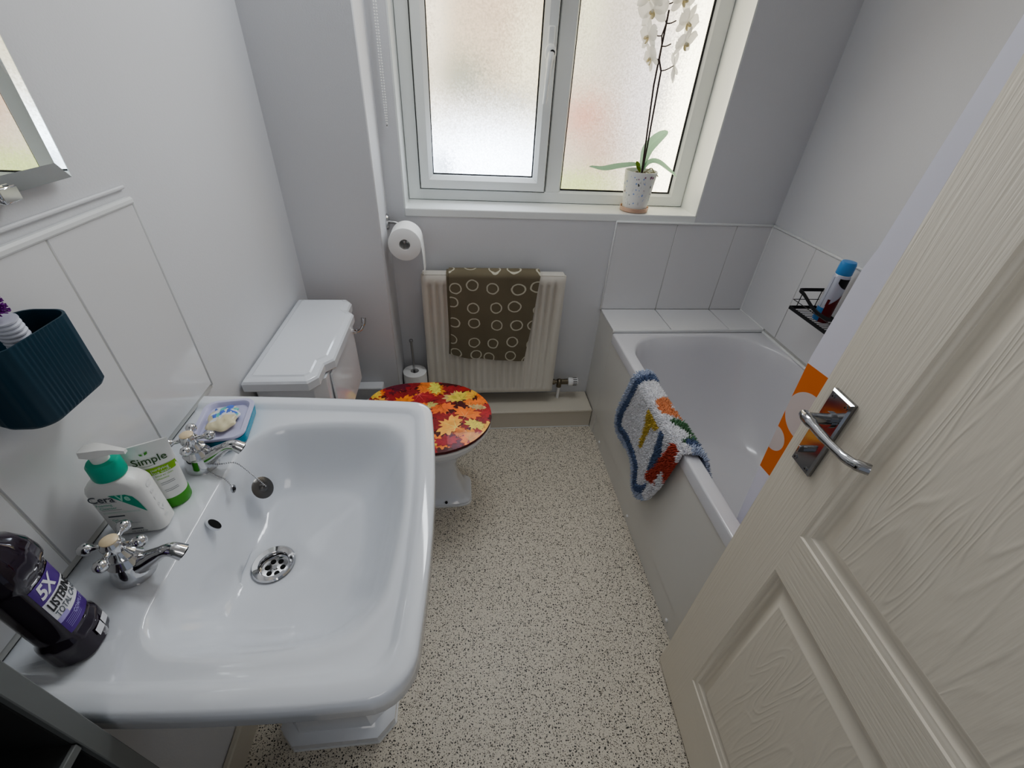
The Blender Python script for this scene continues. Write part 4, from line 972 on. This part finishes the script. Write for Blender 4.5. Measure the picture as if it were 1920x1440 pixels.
def matcol(p):
    d = dist(p, OUT)
    if p[0] < .935 and -.27 < p[1] < .03: d = 9
    w = .020+.012*(.5+.5*math.sin(p[0]*37+p[1]*23))
    if d < w: return (.52, .58, .72)
    if d < w+.028: return (.15, .20, .33)
    for c, pl in shapes[::-1]:
        if pip(p, pl): return c
    return (.84, .84, .87)
b = MB(); st_ = .008; g = {}
ny_, nb_ = int(.54/st_), int(.52/st_)
for i in range(ny_+1):
    for j in range(nb_+1):
        p = (.77+i*st_, -.35+j*st_)
        if pip(p, OUT): g[i, j] = b.v(drape(p[0], p[1], .005)[0])
for i in range(ny_):
    for j in range(nb_):
        q = [(i, j), (i+1, j), (i+1, j+1), (i, j+1)]
        if all(k in g for k in q): b.f([g[k] for k in q][::-1], 'tuft', True, matcol((.77+(i+.5)*st_, -.35+(j+.5)*st_)))
b.build('mat_backing', mato)
b = MB(); rnd = random.Random(2); cnt = 0; sp2 = .0031
yy = .772
while yy < 1.31:
    bb = -.345
    while bb < .16:
        p = (yy+rnd.uniform(-.0015, .0015), bb+rnd.uniform(-.0015, .0015))
        if pip(p, OUT):
            c, nrm = drape(p[0], p[1], .004); col = matcol(p); k = rnd.uniform(.82, 1.12); col = tuple(v_*k for v_ in col)
            ln = rnd.uniform(.013, .020) if col[0] < .6 or dist(p, OUT) < .03 else rnd.uniform(.008, .013)
            lean = Vector((rnd.uniform(-.5, .5), rnd.uniform(-.5, .5), rnd.uniform(-.8, .1))); tip = c+(nrm+lean*.7).normalized()*ln
            a = nrm.orthogonal().normalized(); e = nrm.cross(a); th = rnd.uniform(0, 2)
            r_ = .0021; base = [c+(a*math.cos(th+k_*2.09)+e*math.sin(th+k_*2.09))*r_ for k_ in range(3)]; mid = c.lerp(tip, .7)
            tp = [mid+(a*math.cos(th+k_*2.09)+e*math.sin(th+k_*2.09))*r_*.75 for k_ in range(3)]
            V0 = [b.v(q) for q in base]; V1 = [b.v(q) for q in tp]; t_ = b.v(tip)
            for k_ in range(3):
                b.f([V0[k_], V0[(k_+1) % 3], V1[(k_+1) % 3], V1[k_]], 'tuft', True, col); b.f([V1[k_], V1[(k_+1) % 3], t_], 'tuft', True, col)
        bb += sp2
    yy += sp2
tf = b.build('mat_pile', mato, 180); tf['label'] = 'cotton tufts in white, blue, orange, yellow, green and red'; tf['kind'] = 'stuff'

# ---- shower curtain inside the bath
cur = thing('shower_curtain', (.78, .3, .35), 'white shower curtain with orange circle band hanging inside the bath behind the door', 'curtain')
b = MB(); n_ = 150; cp = []; s_ = 0
for k in range(n_+1):
    t = k/n_; y = .712-.86*t; x = .737+.045*(1-math.cos(max(0, t-.075)*2*PI*7))*.5 + .03*t + .05*min(t, .075)
    if cp: s_ += math.hypot(x-cp[-1][0], y-cp[-1][1])
    cp.append((x, y, s_))
zz = [.335, .40, .50, .57, .60, .70, .80, .90, 1.0, 1.1, 1.2, 1.24, 1.28, 1.4, 1.55, 1.7, 1.85, 2.0]
vs = []
for z in zz:
    ed = -.085*(.99-z) if z < .99 else (-.038*(z-.99) if z < 1.22 else -.009-.085*(z-1.22)-.006)
    ed = max(ed, -.075)
    vs.append([b.v((x+.003*math.sin(z*7), y+ed*(1-k/n_), z)) for k, (x, y, q) in enumerate(cp)])
for j in range(len(zz)-1):
    for i in range(n_): b.f([vs[j][i], vs[j][i+1], vs[j+1][i+1], vs[j+1][i]], 'curtain', True, None, [(cp[i][2], zz[j]), (cp[i+1][2], zz[j]), (cp[i+1][2], zz[j+1]), (cp[i][2], zz[j+1])])
b.build('curtain_sheet', cur)
for k in range(0, n_, 21): 
    b = MB(); x, y, _ = cp[k]; b.tube([Vector((.79, y, 2.03))+Vector((math.cos(a)*.022, 0, math.sin(a)*.028)) for a in [2*PI*i/16 for i in range(17)]], .002, 'white_plastic', 6); b.build('curtain_ring', cur)
b = MB(); b.cyl((.79, YN, 2.05), (.79, YB, 2.05), .0125, 'chrome', 16); b.cyl((.79, YN, 2.05), (.79, YN+.012, 2.05), .026, 'chrome', 20); b.cyl((.79, YB-.012, 2.05), (.79, YB, 2.05), .026, 'chrome', 20)
tag(b.build('curtain_rail', None), 'chrome rail carrying the shower curtain above the bath', 'curtain rail')

# ---- wire caddy and can
cad = thing('wire_caddy', (XR-.06, 1.25, .80), 'black wire caddy on the tiled wall above the bath', 'caddy')
cx0, cx1, cy0, cy1, cz0, cz1 = XR-.115, XR-.012, 1.08, 1.372, .795, .868
b = MB(); b.box(cx0, cx0+.003, cy0, cy1, cz0-.004, cz0+.008, 'black'); b.box(cx0, cx1, cy1-.003, cy1, cz0-.004, cz0+.008, 'black'); b.box(cx0, cx1, cy0, cy0+.003, cz0-.004, cz0+.008, 'black'); b.box(cx1, cx1+.003, cy0, cy1, cz0-.004, cz0+.008, 'black')
for k in range(22): y = cy0+.01+(cy1-cy0-.02)*k/21; b.cyl((cx0+.002, y, cz0), (cx1, y, cz0), .0013, 'black', 6)
b.build('caddy_base', cad)
b = MB()
P = smoothpath([(cx1, cy1-.004, cz1), (cx0+.02, cy1-.004, cz1), (cx0+.004, cy1-.012, cz1), (cx0+.002, cy1-.04, cz1-.004), (cx0+.002, cy1-.10, cz1-.026), (cx0+.002, (cy0+cy1)/2, cz1-.032), (cx0+.002, cy0+.10, cz1-.026), (cx0+.002, cy0+.04, cz1-.004), (cx0+.004, cy0+.012, cz1), (cx0+.02, cy0+.004, cz1), (cx1, cy0+.004, cz1)], 5)
for a, c in zip(P, P[1:]):
    u = Vector((c-a)); up = Vector((0, 0, .006)); nn = u.cross(up).normalized()*.0015
    R_ = lambda q: [q-up+nn, q+up+nn, q+up-nn, q-up-nn]
    b.loft([R_(a), R_(c)], 'black', smooth=False)
for (x, y) in ((cx0+.002, cy1-.03), (cx0+.002, cy0+.03), (cx1-.004, cy1-.004), (cx1-.004, cy0+.004)): b.cyl((x, y, cz0), (x, y, cz1-.003), .0016, 'black', 6)
b.tube([(cx1, cy1-.004, .83), (cx0, cy1-.004, .83), (cx0, cy0+.004, .83), (cx1, cy0+.004, .83)], .0014, 'black', 6)
b.build('caddy_rail', cad)
can = thing('spray_can', (XR-.065, 1.275, .801), 'tall silver can with light blue cap and dark red print in the black wire caddy', 'can')
cc = (XR-.066, 1.268, .798)
b = MB(); b.lathe([(.024, 0), (.026, .003), (.026, .050), (.026, .051), (.026, .160), (.0235, .168), (.0225, .172)], 'cangrey', cc, n=32, mlist=['steel', 'canbase', 'canbase', 'cangrey', 'cangrey', 'white_plastic']); b.build('can_body', can)
b = MB(); b.lathe([(.0235, .170), (.0245, .172), (.0240, .205), (.0215, .2125), (.012, .2135)], 'canblue', cc, n=32); b.build('can_cap', can)
def CF(a, z, e=.0005): return Vector((cc[0]+(.026+e)*math.cos(a), cc[1]+(.026+e)*math.sin(a), cc[2]+z))
b = MB()
def cpatch(a0, a1, z0, z1, m, e=.0005, f0=None, f1=None, n=12):
    v0 = [b.v(CF(a0+(a1-a0)*i/n, z0+(f0(i/n) if f0 else 0), e)) for i in range(n+1)]; v1 = [b.v(CF(a0+(a1-a0)*i/n, z1+(f1(i/n) if f1 else 0), e)) for i in range(n+1)]
    for i in range(n): b.f([v0[i], v0[i+1], v1[i+1], v1[i]], m)
A0 = math.radians(215)
cpatch(math.radians(183), math.radians(185), .052, .160, 'navy')
cpatch(math.radians(224), math.radians(300), .125, .160, 'black', .0006, lambda t: .02*(1-t)*(1-t), None)
cpatch(math.radians(215), math.radians(305), .0, .06, 'redprint', .0007, None, lambda t: .045*t)
cpatch(math.radians(212), math.radians(230), .06, .085, 'redprint', .0006, None, None)
b.build('can_print', can)

# ================================================================== ORCHID
orc = thing('potted_orchid', (.722, 1.842, WZ0), 'white orchid in a patterned white pot on the window sill', 'orchid')
pc0 = (.724, 1.842)
b = MB(); b.lathe([(.046, .010), (.050, .012), (.0500, .014), (.0645, .148), (.0645, .153), (.0615, .153), (.058, .125)], 'bottle_white', (*pc0, WZ0), n=44)
def PF(a, z, e=.0005):
    r = .0500+(.0645-.0500)*(z-.014)/.134; return Vector((pc0[0]+(r+e)*math.cos(a), pc0[1]+(r+e)*math.sin(a), WZ0+z))
M['pinkp'] = mat('mauve print', (.34, .16, .26), .5); M['bluep'] = mat('pale blue print', (.30, .42, .72), .5); M['blackp'] = mat('black print', (.03, .03, .03), .5); M['greyp'] = mat('grey print line', (.35, .38, .36), .5)
rnd = random.Random(9)
def blot(a, z, s, m, n=7):
    P_ = [PF(a+s*math.cos(2*PI*i/n)*rnd.uniform(.5, 1.1)/.057, z+s*math.sin(2*PI*i/n)*rnd.uniform(.5, 1.1)) for i in range(n)]; b.poly(P_, m)
for _ in range(95):
    a = rnd.uniform(0, 2*PI); z = rnd.uniform(.03, .14); blot(a, z, rnd.uniform(.0015, .004), rnd.choice(['bluep', 'pinkp', 'bluep', 'greyp']))
for a, z in ((math.radians(248), .112), (math.radians(300), .104), (math.radians(160), .10), (math.radians(60), .09)):
    for k in range(3): blot(a+.02*k, z-.003*k, .003, 'blackp')
blot(math.radians(290), .137, .007, 'pinkp'); blot(math.radians(300), .135, .006, 'pinkp'); blot(math.radians(268), .137, .004, 'pinkp'); blot(math.radians(272), .07, .005, 'bluep')
for _ in range(75):
    a = rnd.uniform(0, 2*PI); z = rnd.uniform(.018, .12); L = rnd.uniform(.006, .018); da = rnd.uniform(-.1, .1); b.poly([PF(a, z), PF(a+.012, z), PF(a+da+.008, z+L), PF(a+da, z+L)], rnd.choice(['greyp', 'blackp', 'greyp', 'greyp']))
tag(b.build('plant_pot', orc), 'white tapered pot printed with small flowers and bees')
b = MB(); b.lathe([(.050, 0), (.057, .002), (.059, .012), (.0595, .018), (.057, .018), (.0555, .008), (.02, .006)], 'saucer', (*pc0, WZ0), n=44); tag(b.build('saucer', orc), 'peach translucent saucer')
b = MB(); b.lathe([(.0585, .127), (.0585, .130), (.03, .134), (.01, .136)], 'soil', (*pc0, WZ0), n=24)
rnd = random.Random(4)
for _ in range(40): a, r_ = rnd.uniform(0, 2*PI), rnd.uniform(0, .052); b.ball((pc0[0]+r_*math.cos(a), pc0[1]+r_*math.sin(a), WZ0+.134+rnd.uniform(0, .006)), rnd.uniform(.003, .007), 'soil', 6)
b.build('bark_compost', orc)
b = MB()
for (p_, q_, r_) in (((.02, -.01, .14), (.045, -.02, .152), (.055, -.045, .14)), ((.01, .01, .14), (.03, -.02, .165), (.05, -.015, .145)), ((-.01, -.01, .14), (-.03, -.03, .155), (-.045, -.03, .145)), ((0, -.01, .145), (.012, -.03, .155), (.03, -.05, .142))):
    b.tube(smoothpath([(pc0[0]+v_[0], pc0[1]+v_[1], WZ0+v_[2]) for v_ in (p_, q_, r_)], 5), .0022, 'root', 7)
b.build('aerial_roots', orc)
YS = 1.833
b = MB(); b.tube([(.726, YS+.006, 1.150), (.711, YS+.006, 1.34), (.702, YS+.004, 1.446), (.701, YS+.002, 1.523), (.701, YS, 1.610), (.701, YS, 1.653)], .0034, 'stem', 8); b.build('support_cane', orc)
stp = [(.723, 1.148), (.722, 1.25), (.716, 1.447), (.715, 1.489), (.700, 1.520), (.700, 1.557), (.692, 1.585), (.699, 1.618), (.687, 1.639), (.690, 1.666), (.680, 1.70), (.672, 1.75), (.655, 1.80)]
b = MB(); b.tube([(x, YS-.004, z) for x, z in stp], [.0034]*5+[.0024]*8, 'stem', 8)
EN = [((.715, 1.489), (.751, 1.506)), ((.700, 1.520), (.675, 1.528)), ((.700, 1.557), (.725, 1.565)), ((.692, 1.585), (.658, 1.588)), ((.699, 1.618), (.726, 1.626)), ((.687, 1.639), (.655, 1.637)), ((.690, 1.666), (.715, 1.68)), ((.680, 1.70), (.650, 1.705)), ((.672, 1.75), (.700, 1.758)), ((.655, 1.80), (.655, 1.80))]
for (a0, a1), (c0, c1) in EN:
    b.tube(smoothpath([(a0, YS-.004, a1), ((a0+c0)/2, YS-.012, (a1+c1)/2-.003), (c0, YS-.020, c1)], 4), .0019, 'stem', 6)
b.build('flower_stem', orc)
def petal(mb, c, d, nrm, L, W, m='petal', cup=.25, base=.15):
    d = Vector(d).normalized(); nrm = (Vector(nrm)-d*Vector(nrm).dot(d)).normalized(); s_ = d.cross(nrm); nu, nv = 8, 6; g = []
    for i in range(nu+1):
        t = i/nu; w = W*max(0, (base*(1-t)+math.sin(PI*min(1, t*.92+.06))**.75*(.55+.45*t)))*(1 if t < .97 else .55)
        g.append([mb.v(c+d*L*t+s_*w*(2*j/nv-1)*.5+nrm*(cup*L*(t*t*.4)-cup*W*.5*(2*j/nv-1)**2*t)) for j in range(nv+1)])
    for i in range(nu):
        for j in range(nv): mb.f([g[i][j], g[i][j+1], g[i+1][j+1], g[i+1][j]], m)
def flower(c, face, s, up=(0, 0, 1), roll_=0):
    f = Vector(face).normalized(); u = Vector(up); u = (u-f*u.dot(f)).normalized(); r = f.cross(u); mb = MB(); c = Vector(c)
    D = lambda a: (u*math.cos(math.radians(a+roll_))+r*math.sin(math.radians(a+roll_)))
    for a in (0, 128, -128): petal(mb, c-f*.001, D(a), f, s*.95, s*.62, cup=.12)
    for a in (72, -72): petal(mb, c+f*.001, D(a), f, s*1.0, s*1.12, cup=.18, base=.05)
    petal(mb, c+f*.002, (D(180)+f*.5), f, s*.42, s*.34, 'petalc', cup=.6)
    for a in (120, -120): petal(mb, c+f*.003, (D(a)*.6+f), f, s*.3, s*.26, 'petalc', cup=.3)
    mb.ball(c+f*.006, s*.10, 'petal', 8)
    mb.build('flower', orc)
FY = 1.810
for (x, z, fc, s_, rl) in ((.772, 1.570, (.5, -.75, -.45), .042, 15), (.640, 1.580, (-1, -.25, -.2), .042, 0), (.765, 1.622, (.45, -.85, -.3), .043, -10), (.640, 1.645, (-.65, -.75, -.25), .045, 10),
                            (.662, 1.523, (-.95, -.1, -.45), .042, 20), (.735, 1.680, (.35, -.95, -.2), .044, 0), (.622, 1.690, (-.6, -.8, -.1), .046, 0), (.724, 1.758, (.5, -.9, -.1), .044, 0), (.640, 1.800, (-.3, -.9, -.2), .042, 0)):
    flower((x, FY, z), fc, s_*1.22, roll_=rl)
b = MB(); c_ = Vector((.752, 1.812, 1.505))
for d_, L_ in (((.15, 0, -1), .050), ((-.35, 0, .75), .040), ((.12, 0, 1), .040), ((-.05, -.3, -1), .045), ((.4, -.2, -.7), .030)): petal(b, c_, d_, (0, -1, 0), L_, .017, cup=.3)
b.build('flower', orc)['label'] = 'small wilting bloom'
def orleaf(pts, W, m='leaf', nrm=(0, -.35, 1)):
    mb = MB(); P_ = smoothpath(pts, 5); n = len(P_); g = []
    for i, p_ in enumerate(P_):
        t = i/(n-1); d = (P_[min(i+1, n-1)]-P_[max(0, i-1)]).normalized(); s_ = d.cross(Vector(nrm)).normalized(); up = s_.cross(d); w = W*(max(0, math.sin(PI*(t*.93+.06)))**.42)*(.5+.5*math.sin(PI*t*.72))
        if t > .99: w = W*.12
        g.append([mb.v(p_+s_*w*q+up*(abs(q)*w*.45)) for q in (-1, -.5, 0, .5, 1)])
    for i in range(n-1):
        for j in range(4): mb.f([g[i][j], g[i][j+1], g[i+1][j+1], g[i+1][j]], m)
    return mb.build('leaf', orc)
orleaf([(.718, 1.838, 1.168), (.695, 1.832, 1.184), (.621, 1.822, 1.176), (.557, 1.818, 1.166), (.500, 1.816, 1.176)], .019)
orleaf([(.724, 1.845, 1.160), (.730, 1.85, 1.205), (.740, 1.855, 1.241), (.772, 1.86, 1.278), (.806, 1.862, 1.303)], .024, nrm=(-.6, -.8, .3))
orleaf([(.726, 1.838, 1.165), (.745, 1.83, 1.194), (.775, 1.825, 1.195), (.815, 1.82, 1.176), (.865, 1.815, 1.150)], .022)
orleaf([(.716, 1.835, 1.160), (.700, 1.83, 1.182), (.688, 1.825, 1.200)], .010, 'young', nrm=(.2, -.9, .3))

# ================================================================== LIGHT, WORLD, CAMERA
def area(name, loc, rot, sx, sy, e, col):
    L = bpy.data.lights.new(name, 'AREA'); L.shape = 'RECTANGLE'; L.size = sx; L.size_y = sy; L.energy = e; L.color = col
    o = bpy.data.objects.new(name, L); o.location = loc; o.rotation_euler = rot; C.objects.link(o); return o
area('hall_fill', (.1, -1.0, 2.25), (math.radians(25), 0, 0), .7, .7, 4.0, (1.0, .95, .89))  # unseen warm fill added behind the camera
area('ceiling_fill', (.1, .75, 2.33), (0, 0, 0), .6, .8, .6, (.96, .98, 1.0))  # weak overhead fill, added; no ceiling lamp is seen
area('window_head_fill', (.22, 1.46, 2.22), (math.radians(-50), 0, math.radians(-24)), .85, .20, 9.5, (.93, .97, 1.0))  # unseen fill added above the window to strengthen its daylight
w = bpy.data.worlds.new('World'); bpy.context.scene.world = w; w.use_nodes = True
w.node_tree.nodes['Background'].inputs[0].default_value = (.75, .82, .95, 1); w.node_tree.nodes['Background'].inputs[1].default_value = .35
cam = bpy.data.cameras.new('Camera'); co = bpy.data.objects.new('Camera', cam); C.objects.link(co)
co.matrix_world = Matrix.Translation((0, 0, 1.4613)) @ Matrix.Rotation(math.radians(-7.902), 4, 'Z') @ Matrix.Rotation(math.radians(90-35.8592), 4, 'X') @ Matrix.Rotation(math.radians(3.6457), 4, 'Z')
cam.sensor_width = 36; cam.lens = 36*810.0/1920; cam.clip_start = .01
sc = bpy.context.scene; sc.camera = co
sc.view_settings.view_transform = 'AgX'; sc.view_settings.look = 'AgX - Medium High Contrast'; sc.view_settings.exposure = -.12
sc.cycles.max_bounces = 10; sc.cycles.diffuse_bounces = 6; sc.cycles.glossy_bounces = 4
sc.cycles.use_denoising = True; sc.cycles.caustics_reflective = False; sc.cycles.caustics_refractive = False
sc.cycles.sample_clamp_indirect = 4
